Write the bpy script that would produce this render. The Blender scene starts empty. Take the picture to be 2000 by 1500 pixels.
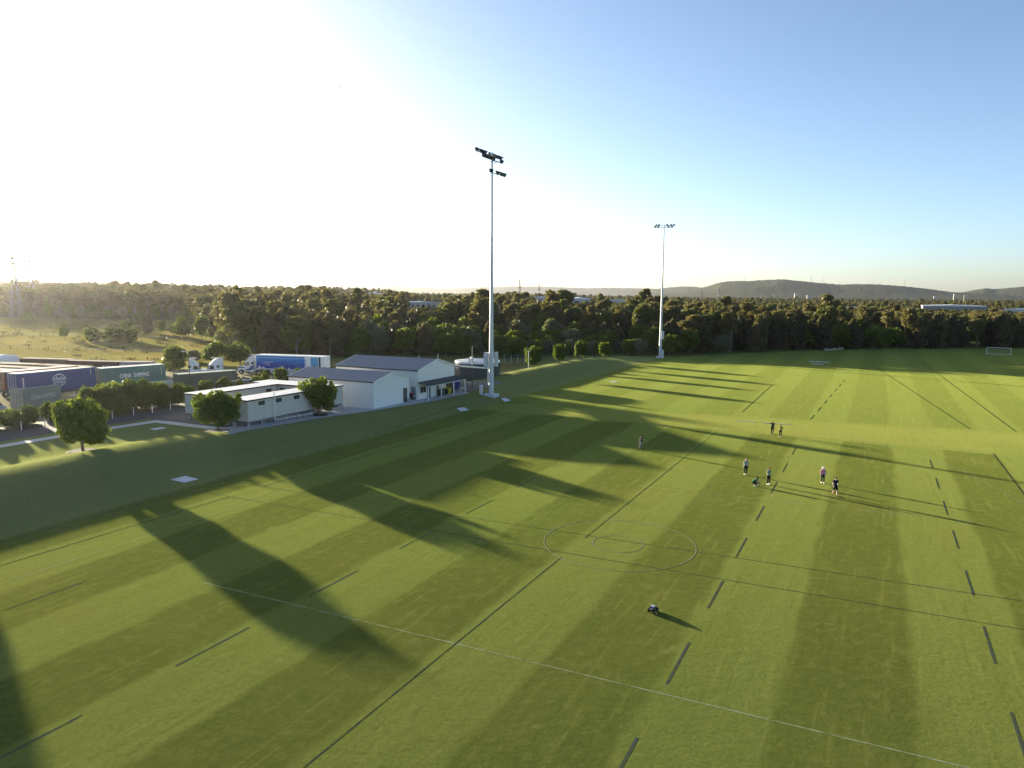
import bpy, math, random
import numpy as np
from mathutils import Vector, Matrix, Euler

scene = bpy.context.scene
COL = scene.collection
R = math.radians

# ------------------------------------------------------------------ camera
CAM_H = 17.0
FPX = 1420.0
PITCH = math.atan((750 - 577) / FPX)
ROLL = R(0.4)
cp, sp, cr, sr = math.cos(PITCH), math.sin(PITCH), math.cos(ROLL), math.sin(ROLL)
cam_data = bpy.data.cameras.new("camera")
cam = bpy.data.objects.new("camera", cam_data)
COL.objects.link(cam)
cam_data.sensor_width = 36.0
cam_data.lens = FPX / 2000.0 * 36.0
cam_data.clip_start = 0.5
cam_data.clip_end = 60000
right = Vector((cr, sr * sp, sr * cp))
up = Vector((-sr, cr * sp, cr * cp))
fwd = Vector((0, cp, -sp))
M = Matrix((right, up, -fwd)).transposed().to_4x4()
M.translation = Vector((0, 0, CAM_H))
cam.matrix_world = M
scene.camera = cam

# ------------------------------------------------------------------ world, sun, exposure
SUN_EL = R(7.2)
SUN_AZ = R(133.5)          # mathematical angle of the direction towards the sun
sun_dir = Vector((math.cos(SUN_AZ) * math.cos(SUN_EL), math.sin(SUN_AZ) * math.cos(SUN_EL), math.sin(SUN_EL)))
world = bpy.data.worlds.new("World")
scene.world = world
world.use_nodes = True
wn = world.node_tree
wn.nodes.clear()
sky = wn.nodes.new("ShaderNodeTexSky")
sky.sky_type = 'NISHITA'
sky.sun_disc = False
sky.sun_elevation = SUN_EL
sky.sun_rotation = math.pi / 2 - SUN_AZ
sky.altitude = 20
sky.air_density = 0.6
sky.dust_density = 1.1
sky.ozone_density = 1.5
bg = wn.nodes.new("ShaderNodeBackground")
bg.inputs[1].default_value = 0.076
wo = wn.nodes.new("ShaderNodeOutputWorld")
wn.links.new(sky.outputs[0], bg.inputs[0])
wn.links.new(bg.outputs[0], wo.inputs[0])

sl = bpy.data.lights.new("sun", 'SUN')
sl.energy = 4.8
sl.angle = R(0.9)
sl.color = (1.0, 0.88, 0.65)
sun = bpy.data.objects.new("sun", sl)
COL.objects.link(sun)
sun.rotation_euler = (-sun_dir).to_track_quat('-Z', 'Y').to_euler()
sun.location = sun_dir * 200

scene.view_settings.view_transform = 'Standard'
scene.view_settings.look = 'None'
scene.view_settings.gamma = 1.0
scene.view_settings.use_curve_mapping = False
scene.view_settings.exposure = 2.15
scene.render.engine = 'CYCLES'
try:
    scene.cycles.use_denoising = True
    scene.cycles.max_bounces = 6
    scene.cycles.diffuse_bounces = 3
    scene.cycles.transmission_bounces = 3
    scene.cycles.volume_bounces = 0
    scene.cycles.transparent_max_bounces = 6
    scene.cycles.caustics_reflective = False
    scene.cycles.caustics_refractive = False
except Exception:
    pass

# ------------------------------------------------------------------ field frame and terrain
AX = np.array([0.4462, 0.8949])      # along the pitches
CX = np.array([0.8949, -0.4462])     # across, away from the buildings
OX = np.array([7.5, 48.7])
FIELD_ANG = math.atan2(AX[1], AX[0])


def sc(x, y):
    x = np.asarray(x, float) - OX[0]
    y = np.asarray(y, float) - OX[1]
    return x * AX[0] + y * AX[1], x * CX[0] + y * CX[1]


def xy(s, c):
    return (OX[0] + s * AX[0] + c * CX[0], OX[1] + s * AX[1] + c * CX[1])


def sst(t):
    t = np.clip(t, 0, 1)
    return t * t * (3 - 2 * t)


def hn(x, y, k):
    return (np.sin(x * k + 1.3) * np.cos(y * k * 1.13 - .7) + np.sin((x + y) * k * .57 + 2.1) * np.cos((x - y) * k * .71)) * .5


YF_X = [-600, -420, -240, -170, -125, -83, -72, -55, -40, -30, -18, 0, 14, 30, 43.5, 67, 100, 127, 176, 300, 600]
YF_Y = [420, 400, 374, 372, 296, 210, 196, 186, 191, 197, 198, 196, 204, 211, 208, 219, 238, 243, 252, 280, 330]


def yfront(x):
    return np.interp(x, YF_X, YF_Y)


LIT_Q = [60, 104.7, 166, 180.8, 187.4, 201.2, 224.6, 300]
LIT_P = [70, 82.8, 101, 72.3, 56.6, 17.4, -62, -260]


def height_cap(x, y):
    """tallest tree that still lets the evening sun reach the far pitch"""
    p = -.725 * x + .688 * y
    q = .688 * x + .725 * y
    if q < 95:
        return 99.0
    return max(2.2, .126 * (p - float(np.interp(q, LIT_Q, LIT_P))) + .4)


def height(x, y):
    x = np.asarray(x, float)
    y = np.asarray(y, float)
    s, c = sc(x, y)
    h = np.interp(s, [-60, 4, 12, 25, 35, 57, 68, 85, 122, 146], [2.0, 1.95, 1.5, 1.15, 1.0, .85, 1.2, 1.9, 1.7, 0])
    w = np.interp(s, [5, 15, 60, 75], [13, 8.5, 8.5, 11])
    d = -38 - c
    z = h * sst(d / w)
    pl = np.interp(s, [-60, 4, 12, 25, 35, 57, 75, 120], [1.45, 1.4, 1.25, 1.1, 1.0, .8, .5, 0])
    dl = np.interp(s, [5, 15], [4, 8])
    z = z + (pl - h) * sst((d - w) / dl) * (d > w)
    z = z + (.4 - pl) * sst((d - 34) / 12) * (d > 34)
    z = z - .4 * sst((d - 75) / 60)
    r = np.hypot(x, y)
    az = np.degrees(np.arctan2(x, y))
    z = z + np.interp(r, [230, 600, 1000, 1600, 2600], [0, 4.5, 10, 11, 4]) * np.interp(az, [-60, -38, -22, -13, -8, -3, 4, 14, 60], [1.6, 1.5, 1.15, .95, .45, .25, .15, .0, 0])
    z = z + hn(x, y, .011) * np.clip((r - 300) / 900, 0, 2.)
    return z


def hz(x, y):
    return float(height(x, y))


def proj(x, y, z):
    v = Vector((x, y, z - CAM_H))
    f = v.dot(fwd)
    return 1000 + FPX * v.dot(right) / f, 750 - FPX * v.dot(up) / f


def at(az, r):
    a = R(az)
    return (r * math.sin(a), r * math.cos(a))

# ------------------------------------------------------------------ mesh helpers


class MB:
    def __init__(self):
        self.v, self.f, self.m = [], [], []

    def add(self, vs, fs, m=0):
        b = len(self.v)
        self.v += [tuple(p) for p in vs]
        self.f += [tuple(i + b for i in f) for f in fs]
        self.m += [m] * len(fs)
        return self

    def box(self, x0, x1, y0, y1, z0, z1, m=0):
        vs = [(x0, y0, z0), (x1, y0, z0), (x1, y1, z0), (x0, y1, z0), (x0, y0, z1), (x1, y0, z1), (x1, y1, z1), (x0, y1, z1)]
        fs = [(3, 2, 1, 0), (4, 5, 6, 7), (0, 1, 5, 4), (1, 2, 6, 5), (2, 3, 7, 6), (3, 0, 4, 7)]
        return self.add(vs, fs, m)

    def beam(self, p, q, w, h=None, m=0):
        p, q = Vector(p), Vector(q)
        h = w if h is None else h
        d = (q - p).normalized()
        u = d.cross(Vector((0, 0, 1)))
        if u.length < 1e-4:
            u = Vector((1, 0, 0))
        u.normalize()
        n = u.cross(d)
        vs = []
        for c in (p, q):
            for a, b in ((-1, -1), (1, -1), (1, 1), (-1, 1)):
                vs.append(c + u * (a * w / 2) + n * (b * h / 2))
        return self.add(vs, [(0, 1, 2, 3), (7, 6, 5, 4), (0, 4, 5, 1), (1, 5, 6, 2), (2, 6, 7, 3), (3, 7, 4, 0)], m)

    def tube(self, pts, rad, n=8, m=0, cap=True):
        pts = [Vector(p) for p in pts]
        if not hasattr(rad, '__len__'):
            rad = [rad] * len(pts)
        vs, fs = [], []
        u = None
        for i, p in enumerate(pts):
            d = (pts[min(i + 1, len(pts) - 1)] - pts[max(i - 1, 0)])
            d = d.normalized() if d.length > 1e-9 else Vector((0, 0, 1))
            if u is None:
                u = d.cross(Vector((0, 1, 0.01)))
                if u.length < .1:
                    u = d.cross(Vector((1, 0, 0)))
            u = (u - d * u.dot(d)).normalized()
            w = d.cross(u)
            for k in range(n):
                a = 2 * math.pi * k / n
                vs.append(p + (u * math.cos(a) + w * math.sin(a)) * rad[i])
        for i in range(len(pts) - 1):
            for k in range(n):
                k2 = (k + 1) % n
                fs.append((i * n + k, i * n + k2, (i + 1) * n + k2, (i + 1) * n + k))
        if cap:
            fs.append(tuple(range(n - 1, -1, -1)))
            fs.append(tuple((len(pts) - 1) * n + k for k in range(n)))
        return self.add(vs, fs, m)

    def ball(self, c, r, m=0, nu=10, nv=7, sx=1, sy=1, sz=1):
        vs, fs = [], []
        for j in range(1, nv):
            t = math.pi * j / nv
            for i in range(nu):
                a = 2 * math.pi * i / nu
                vs.append((c[0] + r * sx * math.sin(t) * math.cos(a), c[1] + r * sy * math.sin(t) * math.sin(a), c[2] + r * sz * math.cos(t)))
        top, bot = len(vs), len(vs) + 1
        vs += [(c[0], c[1], c[2] + r * sz), (c[0], c[1], c[2] - r * sz)]
        for j in range(nv - 2):
            for i in range(nu):
                i2 = (i + 1) % nu
                fs.append((j * nu + i, (j + 1) * nu + i, (j + 1) * nu + i2, j * nu + i2))
        for i in range(nu):
            i2 = (i + 1) % nu
            fs.append((top, i, i2))
            fs.append((bot, (nv - 2) * nu + i2, (nv - 2) * nu + i))
        return self.add(vs, fs, m)

    def prism(self, outline, y0, y1, m=0):
        """outline in (x, z), extruded along y"""
        n = len(outline)
        vs = [(x, y0, z) for x, z in outline] + [(x, y1, z) for x, z in outline]
        fs = [tuple(range(n)), tuple(range(2 * n - 1, n - 1, -1))]
        for i in range(n):
            j = (i + 1) % n
            fs.append((j, i, n + i, n + j))
        return self.add(vs, fs, m)

    def build(self, name, mats, parent=None, loc=(0, 0, 0), rotz=0, smooth=False, kind=None):
        me = bpy.data.meshes.new(name)
        me.from_pydata(self.v, [], self.f)
        if not isinstance(mats, (list, tuple)):
            mats = [mats]
        for mm in mats:
            me.materials.append(mm)
        me.polygons.foreach_set("material_index", self.m)
        if smooth:
            me.polygons.foreach_set("use_smooth", [True] * len(self.f))
        me.update()
        o = bpy.data.objects.new(name, me)
        COL.objects.link(o)
        o.location = loc
        o.rotation_euler = (0, 0, rotz)
        if parent is not None:
            o.parent = parent
        if kind:
            o["kind"] = kind
        return o


def fast_mesh(name, verts, faces, mats, smooth=False):
    verts = np.asarray(verts, np.float32)
    faces = np.asarray(faces, np.int32)
    k = faces.shape[1]
    me = bpy.data.meshes.new(name)
    me.vertices.add(len(verts))
    me.vertices.foreach_set("co", verts.ravel())
    me.loops.add(faces.size)
    me.loops.foreach_set("vertex_index", faces.ravel())
    me.polygons.add(len(faces))
    me.polygons.foreach_set("loop_start", np.arange(0, faces.size, k, dtype=np.int32))
    me.polygons.foreach_set("loop_total", np.full(len(faces), k, np.int32))
    if smooth:
        me.polygons.foreach_set("use_smooth", np.ones(len(faces), bool))
    for m in mats:
        me.materials.append(m)
    me.update(calc_edges=True)
    me.validate()
    return me


def link(name, me, parent=None, loc=(0, 0, 0), rotz=0):
    o = bpy.data.objects.new(name, me)
    COL.objects.link(o)
    o.location = loc
    o.rotation_euler = (0, 0, rotz)
    if parent is not None:
        o.parent = parent
    return o


def tag(o, label=None, cat=None, group=None, kind=None):
    if label:
        o["label"] = label
    if cat:
        o["category"] = cat
    if group:
        o["group"] = group
    if kind:
        o["kind"] = kind
    return o


def thing(name, label, cat, loc=(0, 0, 0), rotz=0, group=None):
    o = bpy.data.objects.new(name, None)
    COL.objects.link(o)
    o.empty_display_size = .3
    o.location = loc
    o.rotation_euler = (0, 0, rotz)
    return tag(o, label, cat, group)


def copy_tree(root, loc, rotz=0, scale=None, label=None, group=None):
    r = root.copy()
    COL.objects.link(r)
    r.location = loc
    r.rotation_euler = (0, 0, rotz)
    if scale is not None:
        r.scale = scale
    if label:
        r["label"] = label
    if group:
        r["group"] = group
    for ch in root.children:
        c = ch.copy()
        COL.objects.link(c)
        c.parent = r
        for g in ch.children:
            d = g.copy()
            COL.objects.link(d)
            d.parent = c
    return r

# ------------------------------------------------------------------ materials


def new_mat(name):
    m = bpy.data.materials.new(name)
    m.use_nodes = True
    nt = m.node_tree
    b = nt.nodes["Principled BSDF"]
    return m, nt, b


def N(nt, t, **kw):
    n = nt.nodes.new(t)
    for k, v in kw.items():
        setattr(n, k, v)
    return n


def plain(name, col, rough=.6, metal=0.0, var=.12, scale=3.0, spec=.4, bump=0.0):
    m, nt, b = new_mat(name)
    b.inputs["Roughness"].default_value = rough
    b.inputs["Metallic"].default_value = metal
    b.inputs["Specular IOR Level"].default_value = spec
    tc = N(nt, "ShaderNodeTexCoord")
    nz = N(nt, "ShaderNodeTexNoise")
    nz.inputs["Scale"].default_value = scale
    nz.inputs["Detail"].default_value = 5
    nt.links.new(tc.outputs["Object"], nz.inputs["Vector"])
    mx = N(nt, "ShaderNodeMix", data_type='RGBA')
    mx.inputs["A"].default_value = tuple(c * (1 - var) for c in col) + (1,)
    mx.inputs["B"].default_value = tuple(min(1, c * (1 + var)) for c in col) + (1,)
    nt.links.new(nz.outputs["Fac"], mx.inputs["Factor"])
    nt.links.new(mx.outputs["Result"], b.inputs["Base Color"])
    if bump:
        bp = N(nt, "ShaderNodeBump")
        bp.inputs["Strength"].default_value = bump
        bp.inputs["Distance"].default_value = .05
        nt.links.new(nz.outputs["Fac"], bp.inputs["Height"])
        nt.links.new(bp.outputs["Normal"], b.inputs["Normal"])
    return m


def leaf_mat(name, ca, cb, transl=.3, rough=.55):
    m, nt, b = new_mat(name)
    b.inputs["Roughness"].default_value = rough
    b.inputs["Specular IOR Level"].default_value = .18
    ge = N(nt, "ShaderNodeNewGeometry")
    oi = N(nt, "ShaderNodeObjectInfo")
    ma = N(nt, "ShaderNodeMath", operation='MULTIPLY')
    ma.inputs[1].default_value = .6
    nt.links.new(ge.outputs["Random Per Island"], ma.inputs[0])
    mb_ = N(nt, "ShaderNodeMath", operation='MULTIPLY_ADD')
    mb_.inputs[1].default_value = .4
    nt.links.new(oi.outputs["Random"], mb_.inputs[0])
    nt.links.new(ma.outputs[0], mb_.inputs[2])
    mx = N(nt, "ShaderNodeMix", data_type='RGBA')
    mx.inputs["A"].default_value = (*ca, 1)
    mx.inputs["B"].default_value = (*cb, 1)
    nt.links.new(mb_.outputs[0], mx.inputs["Factor"])
    nt.links.new(mx.outputs["Result"], b.inputs["Base Color"])
    tr = N(nt, "ShaderNodeBsdfTranslucent")
    mc = N(nt, "ShaderNodeMix", data_type='RGBA', blend_type='MULTIPLY')
    mc.inputs["Factor"].default_value = 1
    mc.inputs["B"].default_value = (1.5, 1.5, .75, 1)
    nt.links.new(mx.outputs["Result"], mc.inputs["A"])
    nt.links.new(mc.outputs["Result"], tr.inputs["Color"])
    ms = N(nt, "ShaderNodeMixShader")
    ms.inputs[0].default_value = transl
    nt.links.new(b.outputs[0], ms.inputs[1])
    nt.links.new(tr.outputs[0], ms.inputs[2])
    out = nt.nodes["Material Output"]
    nt.links.new(ms.outputs[0], out.inputs["Surface"])
    return m


class G:
    """small node-graph helper"""

    def __init__(self, nt):
        self.nt = nt

    def val(self, sock, v):
        if isinstance(v, bpy.types.NodeSocket):
            self.nt.links.new(v, sock)
        else:
            sock.default_value = v

    def math(self, op, a, b=0.0, c=0.0):
        n = N(self.nt, "ShaderNodeMath", operation=op)
        self.val(n.inputs[0], a)
        self.val(n.inputs[1], b)
        if op in ('MULTIPLY_ADD', 'SMOOTH_MIN', 'SMOOTH_MAX', 'WRAP'):
            self.val(n.inputs[2], c)
        return n.outputs[0]

    def sstep(self, a, lo, hi):
        n = N(self.nt, "ShaderNodeMapRange", interpolation_type='SMOOTHSTEP')
        self.val(n.inputs[0], a)
        n.inputs[1].default_value = lo
        n.inputs[2].default_value = hi
        return n.outputs[0]

    def dot(self, v, w):
        n = N(self.nt, "ShaderNodeVectorMath", operation='DOT_PRODUCT')
        self.nt.links.new(v, n.inputs[0])
        n.inputs[1].default_value = w
        return n.outputs["Value"]

    def noise(self, vec, scale, detail=4, rough=.55, dist=0.0):
        n = N(self.nt, "ShaderNodeTexNoise")
        self.nt.links.new(vec, n.inputs["Vector"])
        n.inputs["Scale"].default_value = scale
        n.inputs["Detail"].default_value = detail
        n.inputs["Roughness"].default_value = rough
        n.inputs["Distortion"].default_value = dist
        return n.outputs["Fac"]

    def mix(self, f, a, b, blend='MIX'):
        n = N(self.nt, "ShaderNodeMix", data_type='RGBA', blend_type=blend)
        self.val(n.inputs["Factor"], f)
        self.val(n.inputs["A"], a if isinstance(a, bpy.types.NodeSocket) else (*a, 1))
        self.val(n.inputs["B"], b if isinstance(b, bpy.types.NodeSocket) else (*b, 1))
        return n.outputs["Result"]


def ground_material():
    m, nt, b = new_mat("ground_cover")
    g = G(nt)
    ge = N(nt, "ShaderNodeNewGeometry")
    P = ge.outputs["Position"]
    s0 = -(OX @ AX)
    c0 = -(OX @ CX)
    s = g.math('ADD', g.dot(P, (AX[0], AX[1], 0)), float(s0))
    c = g.math('ADD', g.dot(P, (CX[0], CX[1], 0)), float(c0))
    cv = N(nt, "ShaderNodeCombineXYZ")
    nt.links.new(s, cv.inputs[0])
    nt.links.new(c, cv.inputs[1])
    FV = cv.outputs[0]
    st = N(nt, "ShaderNodeMapping")
    st.inputs["Scale"].default_value = (.06, 1.0, 1.0)
    nt.links.new(FV, st.inputs[0])
    stretch = st.outputs[0]
    # mowing stripes
    wob = g.math('MULTIPLY', g.math('SUBTRACT', g.noise(FV, .25, 2), .5), .9)
    cw = g.math('ADD', c, wob)
    fr = g.math('FRACT', g.math('DIVIDE', g.math('ADD', cw, 2.9 + 10.24 * 40), 10.24))
    tri = g.math('ABSOLUTE', g.math('SUBTRACT', fr, .735))       # 0 in the middle of a dark band
    tri = g.math('MINIMUM', tri, g.math('ABSOLUTE', g.math('SUBTRACT', fr, -.265)))
    dark = g.math('SUBTRACT', 1.0, g.sstep(tri, .225, .285))
    # single mower passes inside each stripe
    passes = g.noise(stretch, .75, 3, .6)
    near = g.math('SUBTRACT', 1.0, g.sstep(g.math('ADD', s, g.math('MULTIPLY', wob, .6)), 46.6, 47.8))
    far = g.math('MULTIPLY', g.sstep(g.math('SUBTRACT', g.math('ADD', s, wob), g.math('MULTIPLY', c, .14)), 59.0, 61.5), .45)
    fieldmask = g.sstep(c, -39.0, -37.6)
    dmask = g.math('MULTIPLY', dark, g.math('ADD', near, far))
    light_col = (.119, .139, .034)
    dark_col = (.071, .084, .019)
    fcol = g.mix(dmask, light_col, dark_col)
    fcol = g.mix(g.math('MULTIPLY', g.sstep(passes, .35, .7), .28), fcol, (.092, .102, .020))
    # worn paler strip between the two pitches
    strip = g.math('MULTIPLY', g.math('SUBTRACT', 1.0, near), g.math('SUBTRACT', 1.0, g.sstep(g.math('SUBTRACT', s, g.math('MULTIPLY', c, .14)), 56.5, 61)))
    fcol = g.mix(g.math('MULTIPLY', strip, .55), fcol, (.17, .172, .045))
    # brownish and lush patches
    patch = g.noise(FV, .11, 5, .6)
    fcol = g.mix(g.math('MULTIPLY', g.sstep(patch, .45, .75), .38), fcol, (.128, .122, .03))
    patch2 = g.noise(FV, .045, 3, .5)
    fcol = g.mix(g.math('MULTIPLY', g.sstep(patch2, .5, .72), .3), fcol, (.078, .115, .024))
    # mower wheel tracks and small worn spots
    trk = g.noise(stretch, 2.6, 2, .5)
    fcol = g.mix(g.math('MULTIPLY', g.sstep(trk, .56, .72), .22), fcol, (.20, .20, .055))
    trk2 = g.noise(stretch, 3.7, 2, .5)
    fcol = g.mix(g.math('MULTIPLY', g.sstep(trk2, .58, .72), .25), fcol, (.055, .065, .010))
    spot = g.noise(FV, .62, 3, .5)
    fcol = g.mix(g.math('MULTIPLY', g.sstep(spot, .68, .78), .5), fcol, (.19, .165, .065))
    # berm turf
    bcol = g.mix(g.noise(FV, .16, 5, .6), (.115, .130, .046), (.150, .155, .066))
    bcol = g.mix(g.math('MULTIPLY', g.sstep(g.noise(stretch, .45, 4, .6), .5, .75), .4), bcol, (.098, .118, .036))
    col = g.mix(fieldmask, bcol, fcol)
    # other ground, by vertex zones
    at_ = N(nt, "ShaderNodeVertexColor", layer_name="zone")
    sep = N(nt, "ShaderNodeSeparateColor")
    nt.links.new(at_.outputs["Color"], sep.inputs[0])
    pn = g.noise(P, .035, 6, .65)
    pcol = g.mix(g.sstep(pn, .35, .65), (.122, .092, .038), (.088, .082, .030))
    pcol = g.mix(g.math('MULTIPLY', g.sstep(g.noise(P, .16, 5, .7), .55, .75), .8), pcol, (.055, .062, .022))
    ycol = g.mix(g.noise(P, .5, 6, .65), (.12, .105, .085), (.20, .18, .15))
    wcol = g.mix(g.noise(P, .02, 6, .7), (.026, .036, .013), (.06, .066, .026))
    col = g.mix(sep.outputs[0], col, pcol)
    col = g.mix(sep.outputs[1], col, ycol)
    col = g.mix(sep.outputs[2], col, wcol)
    # fine blades
    fine = g.noise(P, 5.0, 4, .7)
    mid = g.noise(P, 1.3, 4, .6)
    col = g.mix(g.math('MULTIPLY', g.sstep(fine, .3, .75), .42), col, (.052, .062, .015))
    col = g.mix(g.math('MULTIPLY', g.sstep(mid, .45, .8), .28), col, (.16, .165, .045))
    nt.links.new(col, b.inputs["Base Color"])
    b.inputs["Roughness"].default_value = .9
    b.inputs["Specular IOR Level"].default_value = .0
    b.inputs["Sheen Weight"].default_value = .15
    b.inputs["Sheen Roughness"].default_value = .5
    nt.links.new(g.mix(1.0, col, (5.6, 5.8, 5.0), 'MULTIPLY'), b.inputs["Sheen Tint"])
    grain = g.noise(P, 2.4, 6, .8)
    col = g.mix(g.math('MULTIPLY', g.sstep(grain, .52, .68), .25), col, (.185, .185, .06))
    col = g.mix(g.math('MULTIPLY', g.sstep(grain, .47, .34), .28), col, (.045, .055, .013))
    nt.links.new(col, b.inputs["Base Color"])
    hgt = g.math('ADD', g.math('MULTIPLY', fine, .6), g.math('MULTIPLY', mid, .8))
    bp = N(nt, "ShaderNodeBump")
    bp.inputs["Strength"].default_value = .38
    bp.inputs["Distance"].default_value = .04
    nt.links.new(hgt, bp.inputs["Height"])
    nt.links.new(bp.outputs["Normal"], b.inputs["Normal"])
    return m


MG = ground_material()
M_WHITE = plain("white_metal_cladding", (.74, .735, .71), .45, 0, .05, 1.2)
M_ROOF = plain("blue_grey_roof", (.11, .125, .155), .4, 0, .12, .8)
M_TRIM = plain("dark_trim", (.045, .04, .042), .5)
M_BEIGE = plain("beige_cladding", (.54, .505, .445), .6, 0, .06, 1.0)
M_MROOF = plain("pale_module_roof", (.78, .75, .72), .5, 0, .05, 1.0)
M_GLASS = plain("dark_glass", (.02, .025, .03), .12, 0, .1, 1, .6)
M_STEEL = plain("galvanised_steel", (.45, .46, .48), .45, .5, .08, 2)
M_POLE = plain("pale_galvanised_pole", (.55, .56, .58), .5, .15, .06, 1.5)
M_CONC = plain("pale_concrete", (.42, .43, .44), .8, 0, .10, .8, .2, .1)
M_PATH = plain("path_concrete", (.50, .49, .46), .8, 0, .08, .6, .2)
M_ASPH = plain("asphalt", (.062, .062, .066), .85, 0, .22, .9, .2, .15)
M_DARK = plain("dark_grey_paint", (.05, .052, .06), .5)
M_BLACK = plain("black_rubber", (.014, .014, .015), .7)
M_WPAINT = plain("white_paint", (.75, .75, .74), .45, 0, .05)
M_BARK = plain("grey_bark", (.16, .13, .10), .9, 0, .3, 4)
M_PALEBARK = plain("pale_bark", (.15, .13, .105), .8, 0, .25, 2)
M_DIRT = plain("mulch", (.055, .042, .03), .95, 0, .35, 2)


def line_paint(name, col, turf, lo, hi):
    m, nt, b = new_mat(name)
    g = G(nt)
    ge = N(nt, "ShaderNodeNewGeometry")
    n1 = g.noise(ge.outputs["Position"], 1.1, 6, .75)
    c_ = g.mix(g.sstep(n1, lo, hi), turf, col)
    n2 = g.noise(ge.outputs["Position"], 7, 3, .7)
    c_ = g.mix(g.math('MULTIPLY', g.sstep(n2, .45, .7), .5), c_, turf)
    nt.links.new(c_, b.inputs["Base Color"])
    b.inputs["Roughness"].default_value = .95
    b.inputs["Specular IOR Level"].default_value = 0
    return m


M_LINE_D = line_paint("dark_line_marking", (.036, .046, .046), (.085, .097, .02), .38, .58)
M_LINE_B = line_paint("blue_grey_dash_marking", (.058, .070, .072), (.085, .097, .02), .38, .56)
M_LINE_F = line_paint("far_line_marking", (.052, .064, .026), (.095, .105, .024), .25, .45)
M_LINE_W = line_paint("faded_white_line_marking", (.27, .29, .18), (.12, .14, .03), .32, .58)
M_YARDW = plain("weathered_wood", (.17, .13, .09), .9, 0, .3)

# ------------------------------------------------------------------ ground sheet


def axis_pts(lo, hi, flo, fhi, step, grow=1.16):
    a = list(np.arange(flo, fhi + 1e-6, step))
    d = step
    x = fhi
    while x < hi:
        d *= grow
        x += d
        a.append(min(x, hi))
    d = step
    x = flo
    b = []
    while x > lo:
        d *= grow
        x -= d
        b.append(max(x, lo))
    return np.array(b[::-1] + a)


FAR = 13000
gx = axis_pts(-FAR, FAR, -130, 200, 1.1)
gy = axis_pts(-700, FAR, 8, 260, 1.1)
XX, YY = np.meshgrid(gx, gy)
ZZ = height(XX, YY)
ZZ = ZZ - 6 * np.clip((np.hypot(XX, YY) - 2600) / 4000, 0, 1) * 0
nx, ny = len(gx), len(gy)
gv = np.stack([XX.ravel(), YY.ravel(), ZZ.ravel()], 1)
ii = (np.arange(ny - 1)[:, None] * nx + np.arange(nx - 1)[None, :]).ravel()
gf = np.stack([ii, ii + 1, ii + nx + 1, ii + nx], 1)
gm = fast_mesh("ground", gv, gf, [MG], smooth=True)
ground = link("ground", gm)
tag(ground, "mown turf pitches, grass bank, dry paddock and wooded plain to the horizon", "ground", kind="structure")
s_, c_ = sc(XX.ravel(), YY.ravel())
xr, yr = XX.ravel(), YY.ravel()
jit = 6 * hn(xr, yr, .07) + 3 * hn(xr, yr, .31)
wood = sst((yr - yfront(xr) + jit * .6 + 2) / 6)
yard = sst((-73.5 - c_) / 2) * sst((72 - s_) / 10) * sst((yr - 20) / 10) * sst((128 + jit + c_) / 8)
yard = np.maximum(yard, sst((-56 - c_) / 3) * sst((s_ - 58) / 4) * sst((96 - s_ + jit) / 6) * sst((96 + c_) / 4) * .75)
pad = sst((-c_ - 84 + jit * .3) / 8) * (1 - yard)
pad = np.maximum(pad, sst((s_ - 92 + jit) / 8) * sst((-58 - c_ + jit * .6) / 5)) * (1 - yard)
zc = np.ones((len(xr), 4), np.float32)
zc[:, 0] = pad * (1 - wood)
zc[:, 1] = yard * (1 - wood)
zc[:, 2] = wood
ca = gm.color_attributes.new("zone", 'FLOAT_COLOR', 'POINT')
ca.data.foreach_set("color", zc.ravel())


def drape(name, quads, mat, dz, step=1.0, kind="structure", label=None, cat=None):
    """sheets laid on the ground: each quad given by four corners (x, y)"""
    vs, fs = [], []
    for q in quads:
        a, b_, c, d = [np.array(p, float) for p in q]
        nu = max(1, int(max(np.linalg.norm(b_ - a), np.linalg.norm(c - d)) / step))
        nv = max(1, int(max(np.linalg.norm(d - a), np.linalg.norm(c - b_)) / step))
        base = len(vs)
        for j in range(nv + 1):
            for i in range(nu + 1):
                u, v = i / nu, j / nv
                p = (a * (1 - u) + b_ * u) * (1 - v) + (d * (1 - u) + c * u) * v
                vs.append((p[0], p[1], hz(p[0], p[1]) + dz))
        for j in range(nv):
            for i in range(nu):
                k = base + j * (nu + 1) + i
                fs.append((k, k + 1, k + nu + 2, k + nu + 1))
    me = fast_mesh(name, vs, fs, [mat], True)
    o = link(name, me)
    tag(o, label, cat, kind=kind)
    return o


def rect_sc(s0, s1, c0, c1):
    return [xy(s0, c0), xy(s1, c0), xy(s1, c1), xy(s0, c1)]


def line_quad(p, q, w):
    p, q = np.array(p), np.array(q)
    d = (q - p) / np.linalg.norm(q - p)
    n = np.array([-d[1], d[0]]) * w / 2
    return [p - n, q - n, q + n, p + n]


drape("road", [rect_sc(-60, 30, -70.9, -66.2)], M_ASPH, .03)
drape("verge", [rect_sc(-60, 30, -76.5, -71.0)], M_DIRT, .022)
drape("footpath", [rect_sc(-60, 13.2, -64.4, -62.9), rect_sc(11.9, 13.4, -62.9, -52.95)], M_PATH, .06)
drape("hut_yard", [rect_sc(13.4, 34.5, -66.2, -53.0)], M_ASPH, .028)
drape("concrete_apron", [[xy(9.8, -47.8), xy(13.4, -48.6), xy(13.4, -52.9), xy(11.9, -52.9)],
                         [xy(13.4, -48.6), xy(26, -48.0), xy(26, -52.9), xy(13.4, -52.9)],
                         [xy(26, -48.0), xy(35, -46.3), xy(35, -52.9), xy(26, -52.9)],
                         [xy(35, -46.3), xy(46, -45.0), xy(46, -62), xy(35, -62)],
                         [xy(46, -45.0), xy(57.6, -44.9), xy(57.6, -62), xy(46, -62)]], M_CONC, .035)
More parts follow.
